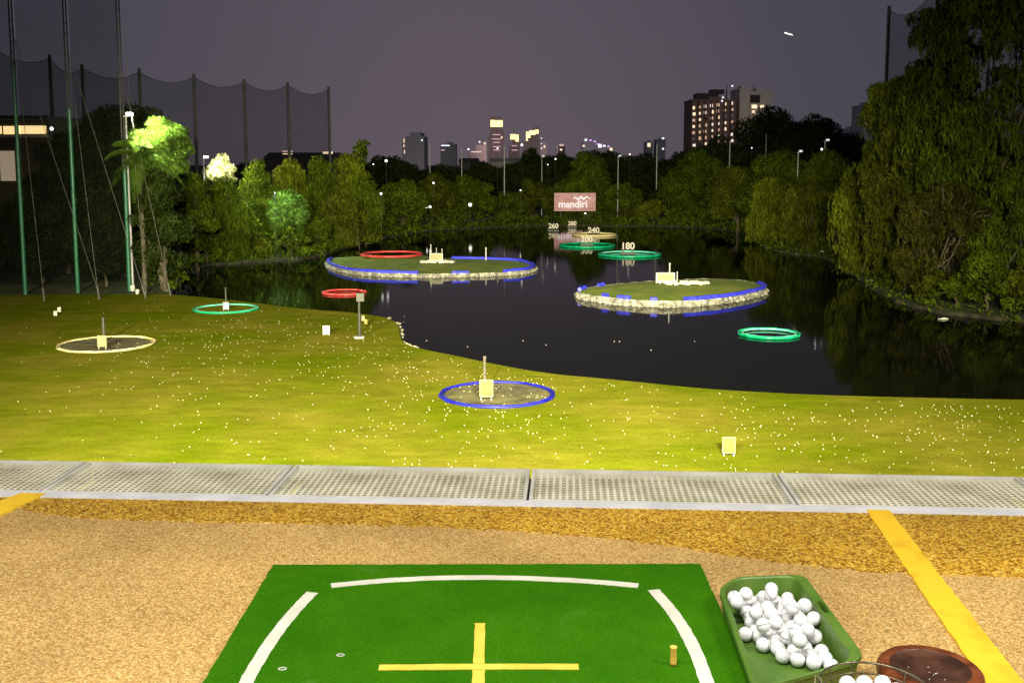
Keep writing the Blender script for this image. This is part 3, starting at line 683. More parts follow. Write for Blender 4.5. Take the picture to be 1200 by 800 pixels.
for q in wpts[:NI]:
    pball(q+Vector((0, 0, LBR)), 'white range ball lying on the lit near part of the lawn', 'golf balls scattered on the near lawn', rr, lb_mesh, rr.uniform(.8, 1.15))
bb = MB()
for q in wpts[NI:]: bb.ball(q+Vector((0, 0, LBR)), LBR*rr.uniform(.9, 1.25), 6)
tag(bb.build('golf_balls', ballm2), 'hundreds of white range balls scattered over the farther lawn', 'golf balls', kind='stuff')
for i, (x, y) in enumerate(((474, 370), (500, 399), (613, 399), (640, 404), (720, 400), (726, 400), (763, 410), (814, 400), (548, 446-40), (473, 377))):
    c = W(x, y, 0.02); q = pball(c, 'pale ball or scrap floating on the black water', 'scraps floating on the lake', rr, lb_mesh, rr.uniform(1.2, 2.2)); q.scale.z *= .5

# ------------------------------------------------------------------ islands
def voro_rock(name, scale=1.6):
    m = bpy.data.materials.new(name); m.use_nodes = True; t = m.node_tree; p = t.nodes['Principled BSDF']; tcn = t.nodes.new('ShaderNodeTexCoord')
    v = t.nodes.new('ShaderNodeTexVoronoi'); v.inputs['Scale'].default_value = scale; t.links.new(tcn.outputs['Object'], v.inputs[0])
    s = t.nodes.new('ShaderNodeSeparateColor'); t.links.new(v.outputs['Color'], s.inputs[0]); r = t.nodes.new('ShaderNodeValToRGB'); t.links.new(s.outputs[0], r.inputs[0])
    r.color_ramp.elements[0].color = (.16, .15, .12, 1); r.color_ramp.elements[1].color = (.50, .48, .40, 1)
    v2 = t.nodes.new('ShaderNodeTexVoronoi'); v2.feature = 'DISTANCE_TO_EDGE'; v2.inputs['Scale'].default_value = scale; t.links.new(tcn.outputs['Object'], v2.inputs[0])
    mr = t.nodes.new('ShaderNodeMapRange'); mr.inputs['From Max'].default_value = .08; mr.inputs['To Min'].default_value = .35; t.links.new(v2.outputs['Distance'], mr.inputs['Value'])
    mu = t.nodes.new('ShaderNodeVectorMath'); mu.operation = 'SCALE'; t.links.new(r.outputs[0], mu.inputs[0]); t.links.new(mr.outputs[0], mu.inputs['Scale'])
    t.links.new(mu.outputs[0], p.inputs['Base Color']); p.inputs['Roughness'].default_value = .85
    b = t.nodes.new('ShaderNodeBump'); b.inputs['Strength'].default_value = .7; b.inputs['Distance'].default_value = .15; t.links.new(v2.outputs['Distance'], b.inputs['Height']); t.links.new(b.outputs[0], p.inputs['Normal'])
    return m
rock = voro_rock('island_rock', 2.2)
isl_grass = mat('island_grass', (.13, .21, .015), (.26, .30, .03), .5, .9, bump=.5, bscale=3, bdist=.15)
def island(outl, H, dome, label, rope_ranges, seed):
    rr = random.Random(seed)
    P = [W(x, y, H) for x, y in smooth_line(outl+[outl[0]], 5)[:-1]]; n = len(P)
    c = sum(P, Vector())/n; th = empty('island', (c.x, c.y, 0), label, 'island')
    P = [p_-Vector((c.x, c.y, 0)) for p_ in P]
    g = MB(); K = 6; vs = []
    for k_ in range(K+1):
        f = 1-k_/K
        for p_ in P: vs.append(Vector((p_.x*(f*.985), p_.y*(f*.985), H+dome*(1-f*f)+.02*rr.uniform(-1, 1)*(0 < k_ < K))))
    fs = [(k_*n+i, k_*n+(i+1) % n, (k_+1)*n+(i+1) % n, (k_+1)*n+i) for k_ in range(K) for i in range(n)]
    g._a(vs, fs, 0, True); g.build('grass_top', isl_grass, th)
    s = MB(); rows = [(1.0, H+.04, .0), (1.004, H*.75, .06), (1.008, H*.4, .10), (1.01, .05, .10), (1.01, -.5, .05)]; vs = [Vector((p_.x*.975, p_.y*.975, H-.02)) for p_ in P]
    for f, z, j in rows:
        for p_ in P: vs.append(Vector((p_.x*f+rr.uniform(-j, j), p_.y*f+rr.uniform(-j, j), z+rr.uniform(-.05, .05)*(z > 0))))
    fs = [(k_*n+i, (k_+1)*n+i, (k_+1)*n+(i+1) % n, k_*n+(i+1) % n) for k_ in range(len(rows)) for i in range(n)]
    s._a(vs, fs, 0, False)
    for i in range(int(n*4.5)):
        a_ = P[i % n].lerp(P[(i+1) % n], rr.random()); f_ = 1.003+rr.uniform(0, .012); zz = rr.choice((.0, .06, H*.3, H*.5)); s.ball((a_.x*f_, a_.y*f_, zz), rr.uniform(.10, .24), 6, sc=(rr.uniform(.9, 1.6), 1, rr.uniform(.6, .9)))
    s.build('stone_edge', rock, th)
    for a, b_ in rope_ranges:      # index ranges of the outline
        pts_ = [Vector((P[i % n].x*.985, P[i % n].y*.985, H+.16+rr.uniform(-.02, .05))) for i in range(int(a*5), int(b_*5)+1)]
        r_ = MB(); r_.tube(pts_, .24, 6); r_.build('blue_edge_tube', M['edge_blue'], th)
    return th
L_out = [(383, 306), (398, 301.5), (440, 300), (490, 300), (530, 303), (575, 304), (608, 306), (627, 311.5), (622, 315.5), (600, 318.5), (550, 320.5), (500, 321), (450, 320), (422, 318.5), (402, 315.5), (386, 310)]
island(L_out, .44, .15, 'long grassy island on the left of the lake with blue tubing and a stone edge', [(-1, .4), (4, 9.2), (10.0, 10.5), (11.2, 16)], 1)
R_out = [(677.5, 340), (700, 335.5), (735, 331.5), (770, 329), (805, 327.5), (845, 327), (877, 329.5), (896, 335), (896, 338.5), (878, 343.5), (848, 348.5), (810, 352), (770, 353), (730, 350.5), (700, 347), (680, 343.5)]
island(R_out, .62, .35, 'round grassy island on the right of the lake, blue tubing on its right edge', [(-.4, .4), (1, 1.2), (6.7, 11.2), (12.0, 12.3), (12.9, 13.2), (13.6, 13.9)], 2)
def stones(c, n, rx, ry, name, label, seed):
    rr = random.Random(seed); b = MB()
    for i in range(n):
        a = rr.uniform(0, 6.28); q = math.sqrt(rr.random()); b.ball((c.x+rx*q*math.cos(a), c.y+ry*q*math.sin(a), c.z+.05), rr.uniform(.12, .3), 6, sc=(1.3, 1, .7))
    o = b.build(name, M['white'], None, org=(c.x, c.y, c.z)); tag(o, label, 'stones', kind='stuff')
c = W(512, 307, .9); stones(c, 60, 2.5, 1.2, 'pale_stones', 'pale stones heaped round the white box on the left island', 3)
th = empty('island_sign', c+Vector((-.1, .2, 0)), 'white box sign with small panel on the left island', 'sign'); board(th, 0, 1.8, 1.0, .2, M['white'], M['cream'], t_=.5)
c = W(786, 331.5, 1.15); stones(c+Vector((1.3, -.1, 0)), 90, 2.9, 1.3, 'pale_stones', 'pale stones heaped round the white box on the right island', 4)
th = empty('island_sign', c+Vector((-.6, .2, 0)), 'white box sign on the right island beside a thin flagpole', 'sign'); board(th, 0, 2.1, .95, .2, M['white'], M['cream'], t_=.5)
M['thin_white'] = mat('thin_white', (.55, .55, .50), (.7, .7, .62), 3, .5)
for x, yb, yt, z, r_, lab in ((505, 304, 287, .9, .07, 'thin pale stick left of the white box on the left island'), (511.5, 303, 291, .9, .05, 'thin short stick behind the white box on the left island'), (518, 303, 292, .9, .06, 'thin stick right of the white box on the left island'), (569.5, 305, 291, .8, .09, 'pale flagpole without flag on the left island'),
        (784.5, 331, 309, 1.15, .08, 'thin pale flagpole on the right island behind the white box'), (793.5, 331, 319, 1.15, .06, 'short pale stick right of the white box on the right island'), (776, 331, 319.5, 1.15, .05, 'shortest stick left of the flagpole on the right island')):
    c = W(x, yb, z); zt = D(x, yt, c.y).z; b = MB(); b.cyl((0, 0, 0), (0, 0, zt-z), r_, r_*.8, 8); b.ball((0, 0, zt-z), r_*1.5, 6); o = b.build('marker_pole', M['thin_white']); o.location = c; tag(o, lab, 'pole')

# ------------------------------------------------------------------ floating rings
def fring(x, y, wpx, m, m2, tr, label, z=0, stacked=False, seed=0, jit=.08):
    c = W(x, y, z); sc = (W(x+10, y, z)-W(x-10, y, z)).length/20; r_ = wpx*sc/2
    th = empty('target_ring', c, label, 'target ring'); ring_tubes(th, r_-tr, tr, m, .0, m2, stacked=stacked, seed=seed, jit=jit); return th, c, r_
fring(901, 392, 74, M['ring_green'], M['ring_cyan'], .17, 'green floating ring nearest on the right side of the lake', seed=11)
fring(738, 299, 76, M['ring_green'], M['ring_cyan'], .26, 'rightmost far green floating ring, under the largest numerals', seed=12, jit=.2)
fring(688, 288.5, 68, M['ring_green'], M['ring_green'], .26, 'far green floating ring just in front of the yellow one', seed=13, jit=.15)
fring(697, 276, 54, M['ring_yellow'], M['ring_yellow'], .30, 'yellow floating ring, farthest out on the lake', seed=14, jit=.2)
fring(403.5, 343.5, 53, M['ring_red'], M['ring_red'], .16, 'small red floating ring behind the grey cabinet post', seed=15)
c = W(459, 299.5, .9)
fring(459, 299, 75, M['ring_red'], M['ring_red'], .24, 'wide red ring lying on the back of the left island', z=.82, seed=16)

# ------------------------------------------------------------------ lettering
def text(s, size, depth=.05, off=0.0):
    cu = bpy.data.curves.new('txt', 'FONT'); cu.body = s; cu.size = size; cu.extrude = depth; cu.offset = off; cu.align_x = 'CENTER'; cu.align_y = 'CENTER'
    o = bpy.data.objects.new('txt', cu); COL.objects.link(o); bpy.context.view_layer.update()
    me = bpy.data.meshes.new_from_object(o.evaluated_get(bpy.context.evaluated_depsgraph_get())); me.name = 'lettering'
    bpy.data.objects.remove(o); me.materials.clear(); return me
M['numeral'] = emat('numeral_light', (1, .82, .44), .62)
for s, x, yw, yc, hpx in (('260', 648.5, 270.5, 265, 6.5), ('280', 670.5, 266.3, 262, 5.5), ('240', 695.5, 275.8, 270, 7.5), ('200', 687.5, 287, 280.5, 7.5), ('180', 735.5, 297.5, 288.5, 9.0)):
    c = W(x, yw, 0); k_ = c.y/F; h_ = hpx*k_; zc = D(x, yc, c.y).z
    th = empty('distance_numerals', c, {'260': 'glowing numerals at the far left of the number group, over open water', '280': 'smallest glowing numerals, above and farthest, below the billboard', '240': 'glowing numerals standing on the yellow floating ring', '200': 'glowing numerals on the green ring in front of the yellow ring', '180': 'largest glowing numerals, nearest, on the rightmost far green ring'}[s], 'sign', 'distance numerals over the lake')
    me = text(s, h_*1.2, .06, .03*h_); o = link('numerals', me, M['numeral'], th); o.location = (0, -.1, zc); o.rotation_euler = (math.pi/2, 0, 0)
    b = MB()
    for sx2 in (-.6, .6): b.cyl((sx2*h_, 0, -.5), (sx2*h_, 0, zc), .05, n=6)
    b.box((0, .02, zc-h_*.42), (h_*1.9, .06, .08)); b.build('support_frame', M['steel'], th)
    b = MB(); b.box((0, .3, .08), (h_*2, .7, .22)); b.build('float', M['steel'], th)

# billboard
Yb = 262; a = D(650, 247, Yb); b2_ = D(697.5, 226.5, Yb); bwid = b2_.x-a.x; bh = b2_.z-a.z; bcx = (a.x+b2_.x)/2
th = empty('billboard', (bcx, Yb, GZ), 'pink lit billboard with white wordmark and wavy ribbon on the far shore', 'billboard')
M['board_pink'] = mat('board_pink', (.34, .12, .15), (.55, .29, .31), .55, .5, emis=(.60, .27, .29), estr=.20, detail=6)
b = MB(); b.box((0, 0, a.z+bh/2-GZ), (bwid, .25, bh)); b.build('panel', M['board_pink'], th)
b = MB()
for z in (a.z, b2_.z): b.box((0, -.02, z-GZ), (bwid+.3, .4, .16))
for s in (-1, 1): b.box((s*(bwid/2+.06), -.02, a.z+bh/2-GZ), (.14, .4, bh-.17))
b.build('frame', mat('board_frame', (.55, .35, .33), (.66, .45, .42), 1, .6), th)
wmk = emat('wordmark_white', (1, .93, .88), .8)
me = text('mandiri', 2.45, .04, .06); o = link('wordmark', me, wmk, th); o.location = (-.05*bwid, -.22, a.z+bh*.36-GZ); o.rotation_euler = (math.pi/2, 0, 0)
b = MB(); n = 26; x0, x1 = -.05*bwid, .39*bwid; pz_ = []
for i in range(n+1):
    s = i/n; pz_.append((x0+(x1-x0)*s, a.z+bh*(.70+.06*math.sin(s*3*2*math.pi-.6)+.06*s)-GZ, .10+.22*math.sin(math.pi*min(1, s*1.05))))
vs = []; 
for x, z, hw in pz_: vs += [(x, -.20, z-hw), (x, -.20, z+hw), (x, -.15, z+hw), (x, -.15, z-hw)]
fs = []
for i in range(n):
    for q in range(4): fs.append((i*4+q, (i+1)*4+q, (i+1)*4+(q+1) % 4, i*4+(q+1) % 4))
b._a(vs, fs); b.build('wave_ribbon', wmk, th)
for s in (-.35, .35): b = MB(); b.cyl((s*bwid, .25, 0), (s*bwid, .25, a.z-GZ+bh*.8), .14); b.build('support_post', M['steel'], th)

# ------------------------------------------------------------------ net poles, nets, guys
nm_ = bpy.data.materials.new('netting'); nm_.use_nodes = True; t = nm_.node_tree; p = t.nodes['Principled BSDF']; o_ = t.nodes['Material Output']
p.inputs['Base Color'].default_value = (.006, .007, .006, 1); p.inputs['Roughness'].default_value = 1; p.inputs['Specular IOR Level'].default_value = 0
tr = t.nodes.new('ShaderNodeBsdfTransparent'); ms = t.nodes.new('ShaderNodeMixShader'); 
tcn = t.nodes.new('ShaderNodeTexCoord'); nn2 = noise(t, .12, (1, 1, 1), 3); mr_ = t.nodes.new('ShaderNodeMapRange'); mr_.inputs['To Min'].default_value = .34; mr_.inputs['To Max'].default_value = .52; t.links.new(nn2.outputs[0], mr_.inputs['Value'])
t.links.new(mr_.outputs[0], ms.inputs[0]); t.links.new(tr.outputs[0], ms.inputs[1]); t.links.new(p.outputs[0], ms.inputs[2]); t.links.new(ms.outputs[0], o_.inputs[0])
def net(a, b, za, zb, label, sag=1.4, zlow=6):
    th = empty('safety_net', (a.x, a.y, GZ), label, 'net', 'safety net bays between the tall poles')
    d = b-a; n = 14; vs = []; top = []
    for i in range(n+1):
        s = i/n; z = za+(zb-za)*s-sag*4*s*(1-s)-GZ; x, y = d.x*s, d.y*s; vs += [(x, y, zlow), (x, y, z)]; top.append((x, y, z))
    m_ = MB(); m_._a(vs, [(2*i, 2*i+2, 2*i+3, 2*i+1) for i in range(n)]); m_.build('netting', nm_, th)
    m_ = MB(); m_.tube(top, .05, 5); m_.build('top_cable', M['net_pole_dark'], th)
def pole(x, Y, ytop, label, m=None, r_=.32, group='tall net poles', m2=None, split=None, name='net_pole'):
    pt = D(x, ytop, Y); H = pt.z-GZ
    th = empty(name, (pt.x, Y, GZ), label, 'pole', group)
    if split:
        b = MB(); b.cyl((0, 0, 0), (0, 0, split), r_, r_*.85, 12); b.build('lower_shaft', m, th)
        b = MB(); b.cyl((0, 0, split), (0, 0, H), r_*.85, r_*.62, 12)
        for z in (split, split+(H-split)*.5): b.cyl((0, 0, z-.15), (0, 0, z+.15), r_*1.0, r_*1.0, 12)
        b.build('upper_shaft', m2, th)
    else:
        b = MB(); b.cyl((0, 0, 0), (0, 0, H), r_, r_*.7, 10); b.build('shaft', m, th)
        b = MB(); b.cyl((0, 0, H-.1), (0, 0, H+.2), r_*.75, r_*.75, 10); b.build('cap', m, th)
    return Vector((pt.x, Y, 0)), pt.z
fp = [(-12, 146, 50), (58, 152, 66), (96, 164, 77), (163, 172, 82), (227, 181, 88), (286, 193, 94), (337, 205, 98), (385, 216, 103)]
names = ['off the left edge', 'behind the lit building', 'above the dark tree at left', 'just left of the bright lamp tree', 'above the cream-lit tree', 'third from the net line\'s right end', 'second from the net line\'s right end', 'at the net line\'s right end']
prev = None
for (x, Y, yt), l in zip(fp, names):
    q, z = pole(x, Y, yt, 'dark tall net pole ' + l, M['net_pole_dark'], .36)
    if prev: net(prev[0], q, prev[1]-.3, z-.3, 'dark netting hung left of the pole ' + l)
    prev = (q, z)
q1, z1 = pole(1042, 150, 9, 'dark net pole beside the huge right tree', M['net_pole_dark'], .34)
q2, z2 = pole(1100, 128, -22, 'dark net pole hidden behind the huge right tree', M['net_pole_dark'], .34)
net(q1, q2, z1-.3, z2-.3, 'faint netting beside the huge right tree', 2)
net(q2, q2+Vector((14, -16, 0)), z2-.3, z2, 'faint netting behind the top of the huge right tree', 2)
nearpoles = []
for x, yb, yt, sp, l in ((30, 345, -60, 24.5, 'leftmost of the three big green and grey poles'), (91.5, 343, -60, 20, 'middle one of the three big green and grey poles'), (152, 341, -60, 14, 'rightmost of the three big poles, beside the lamp post')):
    c = W(x, yb, GZ); H = 38
    th = empty('net_pole', c, l, 'pole', 'big green poles on the left bank')
    b = MB(); b.cyl((0, 0, 0), (0, 0, sp), .23, .20, 14); b.build('lower_shaft', M['net_pole'], th)
    b = MB(); b.cyl((-.15, 0, sp-1), (-.15, 0, H), .10, .08, 8); b.cyl((.15, 0, sp-1), (.15, 0, H), .10, .08, 8)
    for i in range(int((H-sp)/1.1)): b.box((0, 0, sp+.3+i*1.1), (.3, .1, .08))
    b.build('upper_shaft', M['net_pole_dark'], th)
    th.rotation_euler = (0, R(2.6), 0) if False else (0, 0, 0); nearpoles.append(c)
for a_, b_, l in ((nearpoles[0]+Vector((-16, 2, 0)), nearpoles[0], 'high dark netting left of the leftmost big pole'), (nearpoles[0], nearpoles[1], 'high dark netting between the leftmost and middle big poles'), (nearpoles[1], nearpoles[2], 'high dark netting between the middle and rightmost big poles')):
    net(a_+Vector((.3, .25, 0)), b_+Vector((-.3, .25, 0)), 38, 38, l, 1.2, zlow=1.5)
guy = mat('guy_wire', (.07, .07, .055), (.11, .11, .09), 1, .5)
for i, ((x0, y0), (x1, y1), Y0) in enumerate((((17, 45), (52, 353), 111), ((17, 45), (118, 350), 111), ((80, 60), (116, 351), 111), ((80, 60), (171, 349), 111), ((146, 40), (171, 347), 112), ((146, 100), (200, 346), 112))):
    a = D(x0, y0, Y0); b_ = W(x1, y1, LZ); m_ = MB(); m_.cyl(a-b_, (0, 0, 0), .028, n=5); m_.cyl((0, 0, -.1), Vector((a-b_).normalized()*1.4), .09, n=6)
    o = m_.build('guy_wire', guy); o.location = b_
    tag(o, ['steep guy wire from the leftmost big pole down to the lawn', 'slanting guy wire from the leftmost big pole crossing the middle pole', 'steep guy wire from the middle big pole down to the lawn', 'slanting guy wire from the middle big pole to near the lamp post', 'guy wire from high on the rightmost big pole', 'lower guy wire from the rightmost big pole ending right of the lamp post'][i], 'wire', 'guy wires of the big poles')

# lamp posts that are lit
def lamppost(x, yb, yt, label, watts, r_=.12, Y=None, col=(1, .96, .80), tgt=None):
    if Y is None: c = W(x, yb, GZ)
    else: c = D(x, 200, Y); c.z = GZ
    top = D(x, yt, c.y); H = top.z-GZ; c.x = top.x
    th = empty('lamp_post', c, label, 'lamp post')
    b = MB(); b.cyl((0, 0, 0), (0, 0, H), r_, r_*.7, 10); b.build('pole', M['grey_pole'], th)
    b = MB(); b.box((0, 0, H+.05), (.5, .3, .14)); b.box((.38, 0, H+.28), (.62, .4, .42), 0); b.build('lamp_head', M['grey_pole'], th)
    b = MB(); b.box((.38, -.24, H+.28), (.5, .05, .34)); b.box((.72, 0, H+.28), (.04, .34, .34)); b.build('lamp_glass', M['lamp_on'] if watts else M['lamp_weak'], th)
    if watts:
        p0 = Vector((c.x+1.5, c.y-2.6, top.z+.3)); spot('lamp_bulb', p0, p0+Vector((3.6, 4.2, -3.4)), watts, 112, .5, col, .25)
    return th
lamppost(147.5, 341, 137, 'tall pale lamp post lighting the bright green tree on the left', 38000, .13, col=(.95, 1, .60))
lamppost(238.5, 0, 186, 'shorter pale lamp post beside the cream-lit tree', 24000, .16, Y=170, col=(1, .92, .72))
for i, (x, y, s) in enumerate(((155.5, 341, 1.0), (161, 344.5, .8))):
    c = W(x, y, LZ); b = MB(); b.lathe([(0, 0), (.22*s, 0), (.27*s, .62*s), (.24*s, .62*s), (.20*s, .05), (0, .05)], 16); o = b.build('white_bucket', M['white']); o.location = c
    tag(o, ['larger white bucket at the foot of the tall lamp post', 'smaller white bucket just right of the larger one'][i], 'bucket')

# thin poles across the far shore
for x, yt, Y, l in ((503.5, 169, 275, 'thin grey pole right of the dark rounded tower'), (541, 175, 275, 'thin grey pole left of the brightest gold-topped tower'), (591, 172, 262, 'thin grey pole right under the tallest gold-topped tower'), (681, 176, 300, 'thin pole rising out of the pointed bright tree'), (770, 170, 272, 'thin pole left of the tall round tree on the far shore'), (855.5, 166, 250, 'thin pole in front of the lit hotel'), (898, 158, 300, 'thin pole before the great dark dome tree')):
    pole(x, Y, yt, l, M['grey_pole'], .17, 'thin poles along the far shore', name='thin_pole')
for x, yt, Y, l in ((635, 184, 284, 'far shore lamp post between the gold towers and the billboard'), (724.5, 184, 265, 'far shore lamp post right of the billboard'), (935.5, 179, 190, 'pale pole with lamp standing among the right shore willows'), (967, 166, 190, 'taller pale lamp post beside the right shore willows')):
    lamppost(x, 0, yt, l, 0, .15, Y=Y)

# ------------------------------------------------------------------ trees
def rhombi(name, P, A, B, mt, parent):
    """P centres, A half long axis, B half short axis: numpy (n,3)"""
    n = len(P); V_ = np.empty((n, 4, 3), np.float32)
    V_[:, 0] = P-A; V_[:, 1] = P+B; V_[:, 2] = P+A; V_[:, 3] = P-B
    me = bpy.data.meshes.new(name); me.vertices.add(4*n); me.vertices.foreach_set('co', V_.ravel())
    me.loops.add(4*n); me.loops.foreach_set('vertex_index', np.arange(4*n, dtype=np.int32))
    me.polygons.add(n); me.polygons.foreach_set('loop_start', np.arange(0, 4*n, 4, dtype=np.int32)); me.update(calc_edges=True)
    return link(name, me, mt, parent)
def unit(rs, n):
    v = rs.normal(size=(n, 3)); return v/np.linalg.norm(v, axis=1, keepdims=True)
def limbs(b, H, R0, targets, rs, base=(0, 0, 0)):
    base = Vector(base); th = H*.42; pts_ = [base+Vector((0, 0, -.4))]; 
    for i in range(1, 6): pts_.append(base+Vector((rs.uniform(-.03, .03)*H, rs.uniform(-.03, .03)*H, th*i/5)))
    b.tube(pts_, [R0*1.25, R0, R0*.9, R0*.82, R0*.75, R0*.65], 8)
    for t_ in targets:
        s = pts_[rs.randint(2, 6)]; t_ = Vector(t_); mid = s.lerp(t_, .5)+Vector((rs.uniform(-.04, .04)*H, rs.uniform(-.04, .04)*H, .06*H))
        b.tube([s, s.lerp(mid, .6), mid, mid.lerp(t_, .6), t_], [R0*.42, R0*.36, R0*.28, R0*.18, R0*.06], 6)
def tree(x, ybase, ytop, wpx, label, kind='broad', m='leaf_mid', Y=None, seed=0, group=None, low=.12, leaf=None, dens=1.0, name=None, depth=.8, lumps=None, flat_=.8, strand=(.10, .42), bare=0, rsc=1.0):
    rs = np.random.RandomState(seed+int(x)); 
    if Y is None: c = W(x, ybase, GZ)
    else: c = D(x, 200, Y); c.z = GZ
    top = D(x, ytop, c.y); c.x = top.x; H = top.z-GZ; k_ = c.y/F; Wd = wpx*k_
    nm2 = name or {'broad': 'broadleaf_tree', 'willow': 'willow_tree', 'shrub': 'round_shrub', 'cone': 'pointed_tree'}[kind]
    th = empty(nm2, c, label, 'shrub' if kind == 'shrub' else 'tree', group)
    lf = leaf or max(.22, 2.0*k_)          # about two picture dots long
    hw = Wd/2; cb = H*low
    if kind == 'shrub': cb = 0
    # lumps of foliage
    K = lumps or (26 if kind in ('broad', 'willow') else 12)
    ch = H-cb; cen_ = []; rad_ = []
    for i in range(K):
        if kind == 'cone':
            f = rs.rand(); rr_ = hw*(1-f)**.7*.75; a = rs.uniform(0, 6.28)
            cen_.append((rr_*math.cos(a)*.6, rr_*math.sin(a)*.6, cb+ch*f*.93)); rad_.append(max(hw*.16, hw*.42*(1-f*.75)))
        else:
            d_ = unit(rs, 1)[0]
            if kind == 'shrub': d_[2] = abs(d_[2])
            r_ = rs.uniform(.18, .40)*min(hw, ch*.5)*rsc
            q = rs.uniform(.72, 1.0)
            cx3 = d_[0]*q*(hw-r_); cy3 = d_[1]*q*(hw-r_)*depth
            if kind == 'shrub': cz = cb+ch*.1+d_[2]*q*(ch*.9-r_)
            else: cz = cb+ch*.5+d_[2]*q*(ch*.5-r_*.9)
            cz = max(cz, cb+r_*.6) if kind != 'shrub' else cz
            cen_.append((cx3, cy3, cz)); rad_.append(r_)
    cen_.append((rs.uniform(-.2, .2)*hw, 0, H-max(rad_)*.8)); rad_.append(max(rad_)*.8)
    cen_.append((rs.uniform(-.3, .3)*hw, 0, H-max(rad_)*1.6)); rad_.append(max(rad_))
    if kind == 'broad' or kind == 'shrub': cen_.append((0, 0, cb+ch*.5)); rad_.append(min(hw, ch*.5)*.62)
    cen_ = np.array(cen_); rad_ = np.array(rad_)
    area_ = 4*math.pi*(rad_**2).sum(); n = int(min(52000, dens*1.1*area_/(lf*lf*.5)))
    pr = rad_**2/(rad_**2).sum(); idx = rs.choice(len(rad_), n, p=pr)
    d_ = unit(rs, n); rj = rad_[idx]*(1-np.abs(rs.normal(0, .16, n))+rs.normal(0, .07, n))
    P = cen_[idx]+d_*rj[:, None]*np.array([1.12, 1.0, flat_])
    if kind == 'willow':
        # strands hang from the lumps
        nst = int(n*.16); st = rs.choice(n, nst); S = P[st]; ln = rs.uniform(strand[0], strand[1], nst)*ch*rs.rand(nst)**.5; per = 9
        tt = rs.rand(nst, per); Pn = np.repeat(S, per, axis=0); Pn[:, 2] -= (tt*ln[:, None]).ravel(); Pn[:, :2] += rs.normal(0, lf*.25, (len(Pn), 2))
        Pn = Pn[Pn[:, 2] > .1]; n2 = len(Pn)
        A = np.zeros((n2, 3)); A[:, 2] = -1; A[:, :2] = rs.normal(0, .18, (n2, 2)); A *= (lf*rs.uniform(.55, 1.1, n2))[:, None]
        B = unit(rs, n2); B[:, 2] *= .15; B *= (lf*.24)
        P1 = P[: int(n*.55)]; n1_ = len(P1); A1 = unit(rs, n1_)*(lf*.55); A1[:, 2] -= lf*.2; B1 = np.cross(A1, unit(rs, n1_)); B1 = B1/np.linalg.norm(B1, axis=1, keepdims=True)*lf*.26
        P = np.vstack([P1, Pn]); A = np.vstack([A1, A]); B = np.vstack([B1, B])
    else:
        keep = P[:, 2] > .05; P = P[keep]; d_ = d_[keep]; n = len(P); Nn = d_*1.1+unit(rs, n)*.9; A = np.cross(Nn, unit(rs, n)); A /= np.linalg.norm(A, axis=1, keepdims=True); A[:, 2] -= .25; A *= (lf*(.28+.95*rs.rand(n)**2.2))[:, None]
        B = np.cross(A, Nn); B = B/np.linalg.norm(B, axis=1, keepdims=True)*(lf*.30)
    rhombi('crown', P, A, B, M[m], th)
    b = MB()
    tg = [tuple(cen_[i]) for i in rs.choice(len(cen_), min(7, len(cen_)), replace=False)]
    for q_ in range(bare):
        i_ = rs.randint(len(cen_)); c_ = Vector(cen_[i_]); o_2 = c_+Vector((rs.uniform(-1, 1), -1.0, rs.uniform(-.5, .6))).normalized()*rad_[i_]*1.12; s_2 = c_*.45+Vector((0, 0, H*.18)); m_2 = s_2.lerp(o_2, .5)+Vector((rs.uniform(-.5, .5), 0, .8)); b.tube([s_2, m_2, o_2, o_2+Vector((rs.uniform(-1.2, 1.2), -.3, rs.uniform(-.6, .5)))], [.16, .10, .06, .02], 5)
    limbs(b, max(H*.6, cb*2.2) if kind != 'shrub' else H, max(.10, H*.018), tg, rs); b.build('trunk', M['bark'], th)
    return th
G1 = 'dark trees behind the far shore'
# --- unlit trees behind the far shore
for (x, yt, wd, Y, l) in ((325, 183, 110, 330, 'dark low tree mass behind the willows under the net poles'), (405, 181, 80, 330, 'dark tree behind the willows left of the rounded dark tower'), (452, 180, 60, 330, 'dark round tree left of the rounded dark tower'),
        (478, 188, 50, 330, 'dark tree right below the rounded dark tower'), (520, 190, 66, 340, 'dark tree between the rounded dark tower and the low bright roof'), (565, 187, 60, 340, 'dark tree left of the tallest gold-topped tower'), (606, 186, 56, 340, 'dark tree under the two smaller gold-topped towers'), (621, 171, 24, 340, 'small dark round tree in front of the right gold-topped tower'), (655, 178, 54, 340, 'dark tree behind the billboard on its left'),
        (703, 174, 66, 340, 'dark round tree behind the billboard on its right'), (751, 177, 60, 340, 'dark dome tree below the purple city lights'), (799, 176, 62, 340, 'dark tree left below the lit hotel'), (842, 164, 84, 310, 'dark tree before the foot of the lit hotel'), (908, 120, 116, 320, 'great dark dome tree beside the lit hotel'), (962, 131, 52, 310, 'upright dark tree right of the great dome tree'), (993, 152, 74, 300, 'dark tree mass left of the huge right tree'), (940, 150, 80, 305, 'dark lower tree under the great dome tree')):
    tree(x, 0, yt, wd*1.32, l, 'broad', 'leaf_unlit', Y=Y, seed=3, group=G1, low=.0, leaf=.8, dens=1.0, lumps=40)
G2 = 'trees lit along the far shore'
